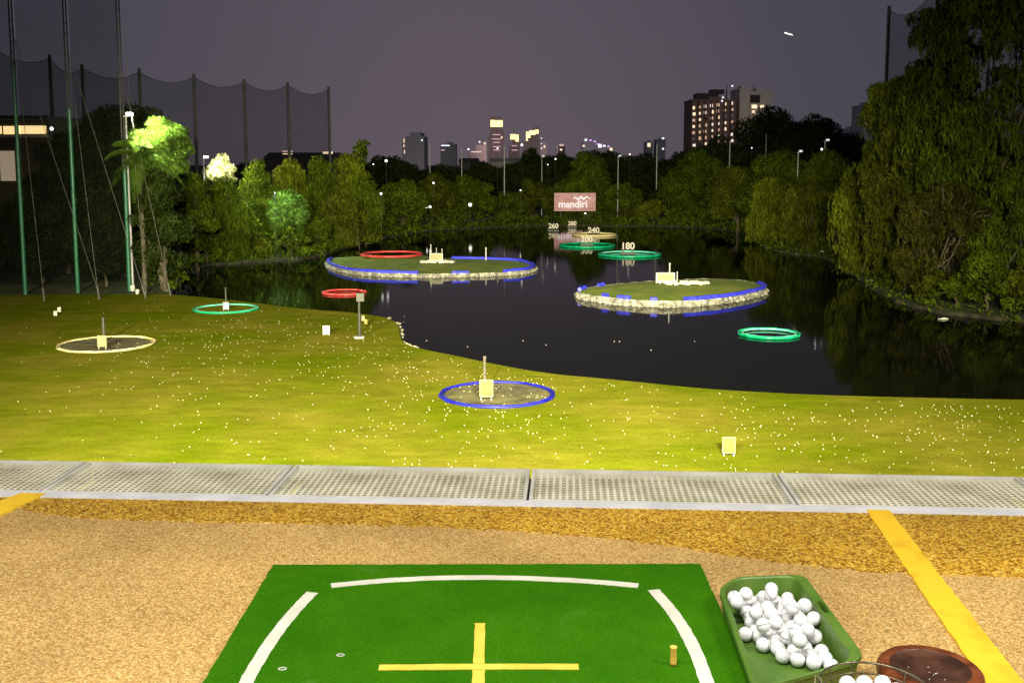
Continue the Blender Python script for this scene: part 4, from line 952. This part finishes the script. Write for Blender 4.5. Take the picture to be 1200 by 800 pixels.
for i, (x, yt, wd, Y, kd, mm_, l) in enumerate(((470, 208, 60, 214, 'broad', 'leaf_mid', 'low green tree at the left end of the far shore'), (505, 200, 62, 246, 'broad', 'leaf_olive', 'far shore tree under the thin pole right of the dark tower'), (545, 204, 74, 252, 'broad', 'leaf_mid', 'spreading far shore tree left of the tallest gold tower'),
        (588, 226, 56, 256, 'broad', 'leaf_mid', 'low bushy far shore tree below the tallest gold tower'), (620, 208, 60, 270, 'broad', 'leaf_olive', 'round far shore tree left of the billboard'), (655, 212, 50, 272, 'broad', 'leaf_mid', 'far shore tree just behind the left part of the billboard'), (684, 178, 82, 275, 'cone', 'leaf_mid', 'pointed light green tree rising behind the billboard'), (730, 212, 54, 268, 'broad', 'leaf_mid', 'far shore tree right beside the billboard'),
        (765, 233, 42, 249, 'broad', 'leaf_willow', 'small rounded brighter tree at the water right of the billboard'), (790, 215, 60, 262, 'broad', 'leaf_unlit', 'dim far shore tree behind the small rounded bright tree'), (816, 171, 74, 256, 'broad', 'leaf_mid', 'tall rounded green tree in front of the lit hotel'), (738, 243, 40, 250, 'broad', 'leaf_olive', 'low bush at the water right under the billboard'), (800, 240, 50, 248, 'broad', 'leaf_mid', 'low bush at the water under the tall rounded tree'), (664, 254, 50, 256, 'broad', 'leaf_mid', 'low bush under the left part of the billboard'), (610, 248, 54, 252, 'broad', 'leaf_olive', 'low bush at the water left of the billboard'), (560, 250, 66, 246, 'broad', 'leaf_mid', 'low bush at the water under the spreading tree'), (515, 250, 66, 240, 'broad', 'leaf_mid', 'low bush at the left far shore'), (470, 252, 60, 226, 'broad', 'leaf_olive', 'low bush at the far left end of the far shore'), (700, 252, 54, 250, 'broad', 'leaf_mid', 'low bush right of the lamp under the billboard'), (772, 252, 50, 249, 'broad', 'leaf_mid', 'low bush just right of the small rounded bright tree'), (836, 250, 60, 236, 'broad', 'leaf_mid', 'low bush at the corner of the far and right shores'))):
    tree(x, 0, yt, wd*(1.3 if wd > 54 else 1), l, kd, mm_, Y=Y, seed=20+i, group=G2, low=.0, leaf=.55, dens=1.0, lumps=32)
G3 = 'trees on the right shore'
for i, (x, yt, wd, Y, kd, mm_, l) in enumerate(((866, 191, 90, 214, 'broad', 'leaf_olive', 'leaning right shore tree below the lit hotel'), (842, 226, 60, 228, 'broad', 'leaf_mid', 'lower tree at the corner of the right shore'), (912, 172, 100, 196, 'broad', 'leaf_mid', 'arched right shore tree behind the two pale poles'), (903, 205, 70, 186, 'willow', 'leaf_willow', 'small willow below the arched right shore tree'), (950, 196, 74, 168, 'willow', 'leaf_olive', 'willow at the foot of the taller pale lamp post'), (975, 172, 90, 180, 'broad', 'leaf_mid', 'darker tree behind the willows on the right shore'),
        (1018, 176, 96, 132, 'willow', 'leaf_willow', 'yellow green weeping tree hanging over the right bank'), (1050, 165, 90, 122, 'willow', 'leaf_olive', 'second weeping tree just right of the yellow green one'))):
    tree(x, 0, yt, wd, l, kd, mm_, Y=Y, seed=50+i, group=G3, low=.0, leaf=.48, dens=1.0, lumps=34)
tree(1092, 0, 45, 170, 'huge left half of the giant tree mass filling the right edge', 'willow', 'leaf_olive', Y=118, seed=70, low=.05, leaf=.40, lumps=130, flat_=.5, strand=(.02, .13), rsc=.62, bare=12, dens=1.1)
tree(1165, 0, -55, 230, 'giant tree filling the upper right corner', 'willow', 'leaf_mid', Y=112, seed=71, low=.15, leaf=.40, lumps=170, flat_=.5, strand=(.02, .10), rsc=.55, bare=14, dens=1.1)
tree(1105, 0, 205, 130, 'dull brown thicket tree with bare branches under the giant tree', 'willow', 'leaf_brown', Y=107, seed=72, low=.0, leaf=.34, dens=.7, lumps=60, flat_=.5, strand=(.03, .16), rsc=.7, bare=26)
tree(1190, 0, 190, 120, 'dim green tree at the right edge under the giant tree', 'willow', 'leaf_mid', Y=106, seed=73, low=.0, leaf=.38, lumps=60, rsc=.7, strand=(.03, .14), flat_=.5, bare=10)
tree(1160, 0, 288, 110, 'leafy shrub over the bank at the right edge', 'shrub', 'leaf_mid', Y=99, seed=74, leaf=.36)
tree(1096, 0, 312, 60, 'smaller leafy shrub under the brown thicket', 'shrub', 'leaf_olive', Y=104, seed=75, leaf=.34)
tree(1122, 0, 322, 70, 'low shrub with broad leaves over the water under the thicket', 'shrub', 'leaf_mid', Y=100.5, seed=77, leaf=.34)
tree(1205, 0, 305, 90, 'leafy shrub cut by the right edge of the view', 'shrub', 'leaf_olive', Y=96, seed=78, leaf=.34)
tree(1062, 0, 300, 60, 'low shrub at the foot of the weeping trees', 'shrub', 'leaf_mid', Y=114, seed=76, leaf=.34)
G4 = 'willows along the left shore'
for i, (x, yt, wd, Y, kd, mm_, l) in enumerate(((228, 200, 60, 138, 'broad', 'leaf_mid', 'dark leafy tree right of the bright lamp tree'), (262, 205, 70, 150, 'willow', 'leaf_mid', 'willow under the cream-lit tree'), (300, 184, 56, 172, 'willow', 'leaf_mid', 'leftmost tall willow below the net line'), (338, 183, 56, 178, 'willow', 'leaf_willow', 'second tall willow below the net line'), (372, 180, 56, 182, 'willow', 'leaf_mid', 'third tall willow below the net line'), (408, 176, 60, 186, 'willow', 'leaf_willow', 'rightmost tall willow below the net line'), (423, 162, 44, 187, 'cone', 'leaf_mid', 'narrow pointed tree top rising from the right willow'), (428, 205, 50, 184, 'willow', 'leaf_mid', 'drooping willow at the end of the left shore'), (395, 222, 60, 176, 'willow', 'leaf_olive', 'lower willow over the water at the left shore'), (310, 232, 110, 166, 'broad', 'leaf_mid', 'wide low tree between the left shore shrubs'))):
    tree(x, 0, yt, wd, l, kd, mm_, Y=Y, seed=90+i, group=G4, low=.25 if kd == 'cone' else .0, leaf=.5, lumps=34)
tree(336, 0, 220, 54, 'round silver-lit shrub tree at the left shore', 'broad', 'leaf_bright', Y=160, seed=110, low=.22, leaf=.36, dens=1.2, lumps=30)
tree(341, 0, 264, 74, 'low leafy shrub right under the silver-lit shrub tree', 'shrub', 'leaf_mid', Y=157, seed=131, leaf=.4)
tree(300, 0, 268, 60, 'low leafy shrub on the bank left of the silver-lit tree', 'shrub', 'leaf_olive', Y=154, seed=132, leaf=.4)
tree(288, 0, 232, 50, 'round shrub left of the silver-lit one', 'shrub', 'leaf_mid', Y=158, seed=111, leaf=.45)
tree(370, 0, 252, 60, 'low shrub right of the silver-lit one', 'shrub', 'leaf_mid', Y=164, seed=112, leaf=.45)
tree(240, 0, 262, 60, 'low shrub at the water beside the dark left bank', 'shrub', 'leaf_mid', Y=146, seed=113, leaf=.45)
tree(420, 0, 250, 60, 'low drooping shrub at the tip of the left shore', 'shrub', 'leaf_olive', Y=178, seed=114, leaf=.45)
# low undergrowth hanging over the far water's edge
rs = np.random.RandomState(77); PU = []
fp_ = [q for q in farP if q.y > 70 and q.x < 75]
for i in range(len(fp_)-1):
    a, b_ = fp_[i], fp_[i+1]; ln_ = (b_-a).length; n_ = int(ln_*46); t_ = (b_-a).normalized(); out_ = Vector((t_.y, -t_.x, 0))
    if out_.dot(a-cen) < 0: out_ = -out_
    right = a.x > 38 and a.y < 170
    for k_ in range(n_):
        s_q = rs.rand(); g_ = .5+.5*math.sin((i+s_q)*2.3)*math.sin((i+s_q)*.71+1)
        if rs.rand() > (.6 if right else .95)*(.35+.65*g_): continue
        hmax = (.7 if right else 1.0+1.5*g_); p_ = a.lerp(b_, s_q)+out_*(rs.uniform(-.55, 3.6))
        PU.append((p_.x, p_.y, .12+hmax*rs.rand()**1.3))
PU = np.array(PU); n_ = len(PU); sz_ = (.04+PU[:, 1]*.0019)*rs.uniform(.5, 1.2, n_)
AU = unit(rs, n_); AU[:, 2] -= .5; AU *= sz_[:, None]; BU = np.cross(AU, unit(rs, n_)); BU = BU/np.linalg.norm(BU, axis=1, keepdims=True)*(sz_*.5)[:, None]
tag(rhombi('undergrowth', PU, AU, BU, M['leaf_mid'], None), 'low leafy undergrowth hanging over the water along the far and side banks', 'undergrowth', kind='stuff')
# dark left bank
tree(138, 0, 116, 150, 'big black tree behind the middle big pole', 'broad', 'leaf_unlit', Y=129, seed=120, low=.0, leaf=.45, lumps=60)
tree(104, 0, 127, 110, 'broad black tree between the leftmost and middle big poles', 'broad', 'leaf_unlit', Y=127, seed=140, low=.0, leaf=.45, lumps=50)
tree(172, 0, 122, 90, 'black tree right behind the bright green lamp tree', 'broad', 'leaf_unlit', Y=131, seed=141, low=.0, leaf=.45, lumps=50)
tree(72, 0, 150, 90, 'black tree behind the leftmost big pole', 'broad', 'leaf_unlit', Y=132, seed=121, low=.02, leaf=.5)
tree(45, 0, 215, 120, 'low black tree under the lit building', 'broad', 'leaf_unlit', Y=122, seed=122, low=.0, leaf=.45)
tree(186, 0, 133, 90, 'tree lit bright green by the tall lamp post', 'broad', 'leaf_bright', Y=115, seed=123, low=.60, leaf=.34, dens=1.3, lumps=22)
tree(190, 0, 196, 84, 'dim leafy tree under the bright green one', 'broad', 'leaf_unlit', Y=113.6, seed=124, low=.02, leaf=.42)
tree(120, 0, 240, 100, 'low black thicket left of the lamp post', 'broad', 'leaf_unlit', Y=118, seed=125, low=.0, leaf=.42)
tree(-30, 0, 240, 110, 'black thicket at the left edge', 'broad', 'leaf_unlit', Y=118, seed=126, low=.0, leaf=.42)
tree(257, 0, 178, 44, 'small tree lit cream by the shorter lamp post', 'broad', 'leaf_lamplit', Y=172.5, seed=127, low=.55, leaf=.38, dens=1.2, lumps=14)
tree(205, 0, 300, 40, 'small shrub on the dark bank by the lake corner', 'shrub', 'leaf_mid', Y=119, seed=128, leaf=.34)
tree(196, 0, 328, 26, 'tuft of leaves at the lawn corner', 'shrub', 'leaf_mid', Y=114, seed=129, leaf=.3)

# palm beside the lamp post
def palm(x, Y, ycrown, label, seed, nfr=26, ln=5.6):
    rs = np.random.RandomState(seed); c = D(x, ycrown, Y); H = c.z-GZ; th = empty('palm_tree', (c.x, Y, GZ), label, 'palm')
    b = MB(); b.tube([(0, 0, -.3), (.1, 0, H*.3), (.05, 0, H*.7), (0, 0, H)], [.30, .24, .2, .18], 10); b.build('trunk', M['grey_pole'] if False else M['bark'], th)
    P = []; A = []; B = []
    for k_ in range(nfr):
        az = rs.uniform(0, 6.28); el = rs.uniform(-.35, 1.2); L_ = ln*rs.uniform(.8, 1.1); d = Vector((math.cos(az), math.sin(az), 0)); sd = Vector((-d.y, d.x, 0)); pts_ = []
        for i in range(13):
            s = i/12; pts_.append(Vector((0, 0, H)) + d*(L_*s*math.cos(el)*(1-.15*s)) + Vector((0, 0, L_*(math.sin(el)*s-.62*s*s))))
        fr = MB(); fr.tube(pts_, [.05*(1-.8*i/12) for i in range(13)], 4)
        for i in range(1, 13):
            for q in range(3):
                p_ = pts_[i-1].lerp(pts_[i], q/3); wl_ = .95*math.sin(math.pi*min(1, .18+.82*(i-1+q/3)/12))+.15
                for sg in (-1, 1):
                    tip = p_ + sd*sg*wl_*.8 + (pts_[i]-pts_[i-1]).normalized()*wl_*.45 + Vector((0, 0, -wl_*.5)); w2 = (pts_[i]-pts_[i-1]).normalized()*.05
                    fr.quad(p_-w2, p_+w2, tip+w2*.2, tip-w2*.2)
        fr.build('frond', M['leaf_bright'], th)
palm(163, 112.6, 182, 'feathery palm behind the tall pale lamp post, its fronds lit', 5)

# ------------------------------------------------------------------ buildings
WIN = emat('window_light', (1, .72, .45), 1.3); WIN2 = emat('window_dim', (1, .62, .40), .55); WIN3 = emat('window_pale', (1, .86, .70), 1.0); GOLD = emat('gold_crown_light', (1, .72, .26), 2.2); WCOOL = emat('cool_light', (.9, .92, 1), 1.3); PUR = emat('purple_light', (.75, .4, 1), 1.2); PINK = emat('pink_light', (1, .6, .62), .7)
def bmat(n, c): return mat(n, c, tuple(q*1.25 for q in c), .05, .8)
def facade(name, c): 
    return mat(name, c, tuple(q*1.2 for q in c), .05, .8)
def box_building(x0, x1, yt, Y, label, m, dpt=22, roof=None, wins=None, crown=None, name='tower_block', steps=None):
    a = D(x0, yt, Y); b_ = D(x1, yt, Y); H = a.z-GZ; w_ = b_.x-a.x; th = empty(name, ((a.x+b_.x)/2, Y+dpt/2, GZ), label, 'building')
    y0 = -dpt/2; b = MB()
    if steps:
        for (f0, f1, hf) in steps: b.box(((f0+f1)/2*w_-w_/2, 0, H*hf/2), ((f1-f0)*w_-.05, dpt, H*hf))
    else: b.box((0, 0, H/2), (w_, dpt, H))
    b.build('wall', m, th)
    if not steps: b = MB(); b.box((0, 0, H+.35), (w_+.6, dpt+.6, .7)); b.box((w_*.1, 0, H+1.5), (w_*.35, dpt*.4, 1.8)); b.build('roof', m, th)
    for wi in (wins or []):
        x, y, ww, wh, mm_ = wi; q = D(x, y, Y); b = MB(); k_ = Y/F; b.box((q.x-(a.x+b_.x)/2, y0-.12, q.z-GZ), (ww*k_, .2, wh*k_)); b.build('window', mm_, th)
    return th, H, w_, y0, (a.x+b_.x)/2
HAZY_GREY = facade('facade_hazy_grey', (.42, .42, .50)); DK = facade('facade_dark', (.035, .03, .035)); HAZY_ROSE = facade('facade_hazy_rose', (.40, .30, .31)); PALE = facade('facade_pale', (.55, .52, .46)); BR_ = facade('facade_brown', (.13, .050, .045)); HW = facade('facade_taupe', (.17, .12, .11))  # grey and rose are lightened: distance haze is put into their colour
box_building(471, 497, 158, 700, 'dark rounded blue-grey tower block on the skyline at left', HAZY_GREY, 30, wins=[(473.5, 165, .8, 5, WIN), (473.5, 171, .8, 3, WIN), (494.5, 164.5, 1.6, 1.6, WCOOL), (474, 178, .8, 4, WIN)], steps=[(0, .14, .90), (.14, .36, .97), (.36, .85, 1.05), (.85, 1, .97)])
box_building(572, 590, 148, 1500, 'tallest distant tower with a glowing golden crown', HAZY_ROSE, 24, wins=[(582, y, w_, .9, PINK) for y, w_ in ((158, 9), (163, 11), (167, 8), (172, 9), (176, 7))]+[(588, 161, 1.6, 2, WIN), (582, 145, 14, 7.5, GOLD), (577, 141.5, 4, 1.4, GOLD)], steps=[(0, .12, .8), (.12, .9, 1.2), (.9, 1, .9)])
box_building(596, 609, 163, 1600, 'small distant tower with golden top, between two larger ones', HAZY_ROSE, 22, wins=[(601, 160.5, 6, 6, GOLD), (606, 162, 3.5, 8, GOLD), (603, 171, 6, .9, PINK), (603, 176, 7, .9, PINK)], steps=[(0, .3, .8), (.3, 1, 1.15)])
box_building(614, 632, 154, 1550, 'right distant tower with slanted golden top', HAZY_ROSE, 22, wins=[(619, 158, 5, 7, GOLD), (624, 155.5, 7, 5, GOLD), (629, 154.5, 4, 4.5, GOLD), (617.5, 163, 2, 4, GOLD)], steps=[(0, .3, .75), (.3, .65, .9), (.65, 1, 1.1)])
box_building(551, 570, 170, 1300, 'low rosy block left of the tallest golden tower', HAZY_ROSE, 22, wins=[(562, 166.5, 1.8, 1.8, WCOOL), (558, 178, 12, 1.5, PINK), (568, 168, 1.3, 2, WIN)], steps=[(0, .35, .75), (.35, .8, 1), (.8, 1, 1.1)])
box_building(516, 534, 170, 900, 'low grey block with one bright roof strip', HAZY_GREY, 22, wins=[(522, 170.5, 10, 1.4, WCOOL), (519, 176, 4, 1, PINK)])
box_building(633, 641, 168, 1400, 'narrow lit block right of the golden towers', HAZY_ROSE, 20, wins=[(634.5, y, 1.3, 1.3, WCOOL) for y in (162, 168, 174)]+[(638, 172, 1.6, 2.4, WIN)])
box_building(654, 662, 172, 1200, 'little pink-lit block alone on the skyline', HAZY_ROSE, 18, wins=[(658, 170.5, 5, 3, PINK), (657.5, 175.5, 2.6, 2, WIN)])
box_building(683, 716, 170, 1500, 'distant cluster block with purple and white lights', HAZY_GREY, 30, wins=[(686.5, 164, 2.6, 2.6, WCOOL), (692, 164.5, 3, 1.4, PUR), (697, 166, 3, 1.4, PUR), (701, 169, 4, 1.2, PUR), (703, 171, 3.6, 3.6, emat('magenta_light', (1, .55, .9), 3)), (708, 171, 3, 2, WCOOL), (713, 171.5, 2.4, 1.4, PUR), (684, 171, 2.6, 2, WIN), (716, 175, 3.2, 3.2, WIN)], steps=[(0, .55, 1.12), (.55, 1, .95)])
box_building(757, 765, 167, 1100, 'faint grey block with one round light', HAZY_GREY, 18, wins=[(760.5, 170, 3.4, 4.4, WIN)])
box_building(769, 780, 164, 1100, 'slim blue-grey block left of the lit hotel', HAZY_GREY, 18, wins=[(777, 162.5, 2.6, 2.2, WCOOL), (777, 174.5, 2, 2, WCOOL)])
box_building(992, 1007, 152, 700, 'low block with a white lit roof left of the grey towers', HAZY_GREY, 18, wins=[(1002, 152.5, 6, 1.6, WCOOL)])
box_building(1013, 1024, 124, 600, 'darker left half of the twin grey towers near the huge tree', HAZY_GREY, 22, wins=[(1014.5, 145.5, 1.6, 1.6, WCOOL)])
box_building(1024.5, 1040, 125, 610, 'right half of the twin grey towers near the huge tree', facade('facade_slate', (.15, .15, .17)), 22, wins=[(1028, 123.8, 1.6, 1.2, WCOOL), (1034, 133.5, 2, 2, WCOOL)])
for x, y, l in ((1049, 125.5, 'upper'), (1048, 133.5, 'lower')):
    pass
# hotel
Yh = 560
wins = []
rr = random.Random(31)
cols_ = [813, 819.5, 826.5, 834, 841.5, 849.5, 857.5]
th, H, w_, y0, cxh = box_building(810.5, 863.5, 118, Yh, 'brown hotel slab with rows of lit windows', HW, 24, name='hotel')
for j in range(7):
    for i, x in enumerate(cols_):
        y = 126.5+j*7.3-(x-813)*.12
        lit = rr.random() < (.92 if j in (0, 4, 5) else .66); q = D(x, y, Yh); k_ = Yh/F
        b = MB(); ws_ = rr.uniform(.75, 1.05); b.box((q.x-cxh+rr.uniform(-.2, .2), y0-.14, q.z-GZ), (3.4*k_*ws_, .24, rr.uniform(2.4, 3.8)*k_)); b.build('window', (rr.choice((WIN, WIN, WIN2, WIN3)) if lit else rr.choice((DK, HAZY_GREY, WIN2))), th)
for i in range(8):
    x = 810.5+i*7.57; q = D(x, 140, Yh); b = MB(); b.box((q.x-cxh, y0-.35, H/2), (.7, .6, H)); b.build('pier', BR_, th)
b = MB(); b.box((-2, 2, H+2.5), (w_*.5, 10, 4)); b.box((4, 3, H+5.6), (w_*.3, 8, 2.2)); b.build('roof_storey', DK, th)
for x, yt in ((826, 106), (857, 97)):
    q = D(x, yt, Yh); b = MB(); b.cyl((q.x-cxh, 0, H), (q.x-cxh, 0, q.z-GZ), .5, .15, 6); b.build('mast', M['net_pole_dark'], th)
for x, y in ((847, 114.5), (846, 118.5), (858, 101)):
    q = D(x, y, Yh); b = MB(); b.box((q.x-cxh, y0-.4+(.0), q.z-GZ), (.8, .5, .8)); b.build('roof_lamp', WCOOL, th)
th, H, w_, y0, cxh = box_building(867, 879, 105, Yh+4, 'pale blank lift tower right of the brown hotel slab', PALE, 24, name='lift_tower')
th, H, w_, y0, cxh = box_building(879.5, 905, 108, Yh+8, 'pale rear wing of the hotel with one dark bay', PALE, 24, wins=[(885, 116, 11, 9, DK), (884, 125, 6, 4, WIN), (883, 131.5, 3, 3.4, WIN), (893, 125, 4, 3, WIN)], name='hotel_wing')
q = D(889.5, 97, Yh+8); b = MB(); b.cyl((q.x-cxh, 0, H), (q.x-cxh, 0, q.z-GZ), .4, .15, 6); b.build('mast', M['net_pole_dark'], th)
# low roofs behind the trees
PR = mat('pale_roof', (.26, .26, .25), (.34, .34, .33), .1, .8)
for x0, x1, yt, Y, l, mm_ in ((310, 396, 181, 300, 'long low dark hall behind the willows with two roof lights', DK), (574, 640, 187, 420, 'long pale roof between the trees under the golden towers', PR), (718, 742, 184, 350, 'pale gable wall between two dark dome trees', PR), (538, 560, 187, 420, 'low dark shed left of the golden towers', DK)):
    a = D(x0, yt, Y); b_ = D(x1, yt, Y); H = a.z-GZ; w_ = b_.x-a.x; th = empty('low_building', ((a.x+b_.x)/2, Y+6, GZ), l, 'building')
    b = MB(); b.box((0, 0, (H-1)/2), (w_, 12, H-1)); b.build('wall', mm_, th)
    b = MB(); b._a([(-w_/2-.4, -6.4, H-1), (w_/2+.4, -6.4, H-1), (w_/2+.4, 6.4, H-1), (-w_/2-.4, 6.4, H-1), (-w_/2, 0, H+.6), (w_/2, 0, H+.6)], [(0, 1, 5, 4), (2, 3, 4, 5), (0, 4, 3), (1, 2, 5), (3, 2, 1, 0)]); b.build('roof', mm_, th)
    if x0 == 310:
        for xx_, yy, ww_, hh_, mm2 in ((337.5, 177.5, 12, 1.6, PINK), (337.5, 180.5, 11, 1.2, WIN), (384.5, 179.2, 11, 2.6, WIN)):
            q = D(xx_, yy, Y); b = MB(); b.box((q.x-(a.x+b_.x)/2, -6.6, q.z-GZ), (ww_*Y/F, .3, hh_*Y/F)); b.build('roof_light', mm2, th)
# lit building on the left
Yl = 140
a = D(-60, 140, Yl); b_ = D(56, 140, Yl); H = a.z-GZ; w_ = b_.x-a.x; cxl = (a.x+b_.x)/2
th = empty('club_house', (cxl, Yl+6, GZ), 'tall building at the left edge with a glowing window band', 'building')
CR = facade('facade_cream', (.35, .30, .20)); b = MB(); b.box((0, 0, H/2), (w_, 12, H)); b.build('wall', facade('facade_umber', (.05, .04, .025)), th)
b = MB(); b.box((0, -.5, H+.2), (w_+1.2, 14, .5)); b.build('roof', DK, th)
LW = emat('glowing_glass', (1, .70, .30), 1.8)
for x0, x1, y0_, y1_ in ((-40, 2, 148, 157), (5, 18.5, 148, 157.5), (20.5, 37, 147.5, 157), (38, 54, 147.5, 157)):
    q0 = D(x0, y1_, Yl); q1 = D(x1, y0_, Yl); b = MB(); b.box(((q0.x+q1.x)/2-cxl, -6.12, (q0.z+q1.z)/2-GZ), (q1.x-q0.x, .2, q1.z-q0.z)); b.build('window', LW, th)
q0 = D(2, 212, Yl); q1 = D(17, 177, Yl); b = MB(); b.box(((q0.x+q1.x)/2-cxl, -6.12, (q0.z+q1.z)/2-GZ), (q1.x-q0.x, .2, q1.z-q0.z)); b.build('window', emat('soft_window', (1, .78, .52), .42), th)
q = D(20, 160, Yl); b = MB(); b.box((0, -6.6, q.z-GZ), (w_, 1.2, .35)); b.build('balcony_slab', CR, th)
q = D(60.5, 151, Yl-8); d_ = empty('wall_lamp_post', (q.x, Yl-8, GZ), 'small white lamp at the right corner of the glowing building', 'lamp')
b = MB(); b.cyl((0, 0, 0), (0, 0, q.z-GZ), .06); b.build('pole', M['steel'], d_); b = MB(); b.ball((0, 0, q.z-GZ), .22, 8); b.build('lamp_globe', M['lamp_on'], d_)

# street lamps seen as points of light among the far trees
G5 = 'small lamps among the far trees'
for i, (x, y, Y, s, l) in enumerate(((437.5, 192.5, 228, .16, 'faint small lamp left of the paired skyline lamps'), (452.5, 188.5, 228, .34, 'bright lamp over the left willow end below the dark tower'), (500, 243.5, 228, .24, 'left lamp of the close pair low over the water'), (504, 242.5, 228, .34, 'right lamp of the close pair low over the water'), (551, 240, 238, .46, 'brightest lamp low over the water under the golden towers'), (508, 214.5, 238, .26, 'lamp in the trees under the thin pole'), (446.5, 227, 182, .24, 'lamp at the edge of the left willows'), (610, 223, 252, .20, 'lamp in the trees left of the billboard'), (686, 250, 246, .22, 'small lamp right under the billboard'), (583, 174, 300, .24, 'lamp at the foot of the tallest golden tower'), (611.5, 170, 300, .36, 'bright lamp between the golden towers'), (642, 193, 300, .18, 'low faint lamp right of the far shore lamp post'), (651, 186.5, 300, .26, 'lamp left of the pointed light green tree'), (738, 181, 300, .24, 'lamp over the pale gable wall'), (549, 175, 300, .26, 'lamp left of the low rosy block'), (881, 173.5, 280, .16, 'faint lamp inside the great dark dome tree'), (1049, 125.5, 142, .17, 'upper lamp beside the huge tree'), (1048, 133.5, 142, .15, 'lower lamp beside the huge tree'), (1030, 150.5, 142, .16, 'lamp left of the huge tree above the weeping trees'), (963, 175, 178, .22, 'lamp left of the taller pale lamp post'))):
    q = D(x, y, Y); th = empty('street_lamp', (q.x, Y, GZ), l, 'street lamp', G5)
    b = MB(); b.cyl((0, .1, 0), (0, .1, q.z-GZ), .03, n=6); b.build('pole', M['steel'], th)
    b = MB(); b.ball((0, 0, q.z-GZ), s*.85, 8); b.build('lamp_globe', M['lamp_far'], th)
# lamp that lights the round silver shrub
q = D(322, 226, 154); th = empty('garden_lamp', (q.x, 154, GZ), 'slim garden lamp pole beside the silver-lit shrub', 'lamp post')
b = MB(); b.cyl((0, 0, 0), (0, 0, q.z-GZ), .03, n=6); b.build('pole', M['steel'], th); b = MB(); b.ball((0, 0, q.z-GZ), .06, 6); b.build('lamp_globe', M['lamp_on'], th)
d = bpy.data.lights.new('garden_bulb', 'POINT'); d.energy = 7000; d.color = (.75, 1, .80); d.shadow_soft_size = .15
lo = bpy.data.objects.new('garden_bulb', d); COL.objects.link(lo); lo.location = (q.x+.3, 153.6, q.z+1.0)

# aircraft; its streak of light is put into a glowing fuselage
q = D(924, 40, 1500); th = empty('airplane', q, 'tiny bright airplane in the sky left of the huge tree', 'airplane'); th.rotation_euler = (0, R(16), 0)
am = emat('aircraft_glow', (1, .97, .92), 1.6)
b = MB(); b.tube([(-6.5, 0, 0), (-5.5, 0, .1), (0, 0, .2), (5, 0, .1), (6.8, 0, 0)], [.2, .9, 1.1, .8, .15], 10); b.build('fuselage', am, th)
b = MB()
for s in (-1, 1): b._a([(1.5, s*.8, 0), (-1.5, s*.8, 0), (-3, s*6, .3), (-2, s*6, .3), (1.5, s*.8, .25), (-1.5, s*.8, .25), (-3, s*6, .45), (-2, s*6, .45)], [(0, 1, 2, 3), (7, 6, 5, 4), (0, 3, 7, 4), (1, 5, 6, 2), (3, 2, 6, 7)])
b.build('wing', M['white'], th)
b = MB(); b._a([(5, -.1, .6), (6.6, -.1, .5), (7.0, -.1, 2.4), (6.2, -.1, 2.4), (5, .1, .6), (6.6, .1, .5), (7.0, .1, 2.4), (6.2, .1, 2.4)], [(0, 1, 2, 3), (7, 6, 5, 4), (0, 3, 7, 4), (1, 5, 6, 2), (3, 2, 6, 7)]); b.build('tail_fin', M['white'], th)
# bits on the right bank
for x, y, l in ((1019, 329, 'small pale plank at the water under the weeping tree'), (962, 295, 'small pale plank on the distant right bank'), (1105, 374, 'pale scrap floating near the right bank')):
    c = W(x, y, GZ if x != 1105 else .02); b = MB(); b.box((0, 0, .05), (.9, .3, .08), .2); b.box((.1, .05, .12), (.3, .2, .06), .5); o = b.build('plank', M['white']); o.location = c; tag(o, l, 'plank')
SC.cycles.use_denoising = True
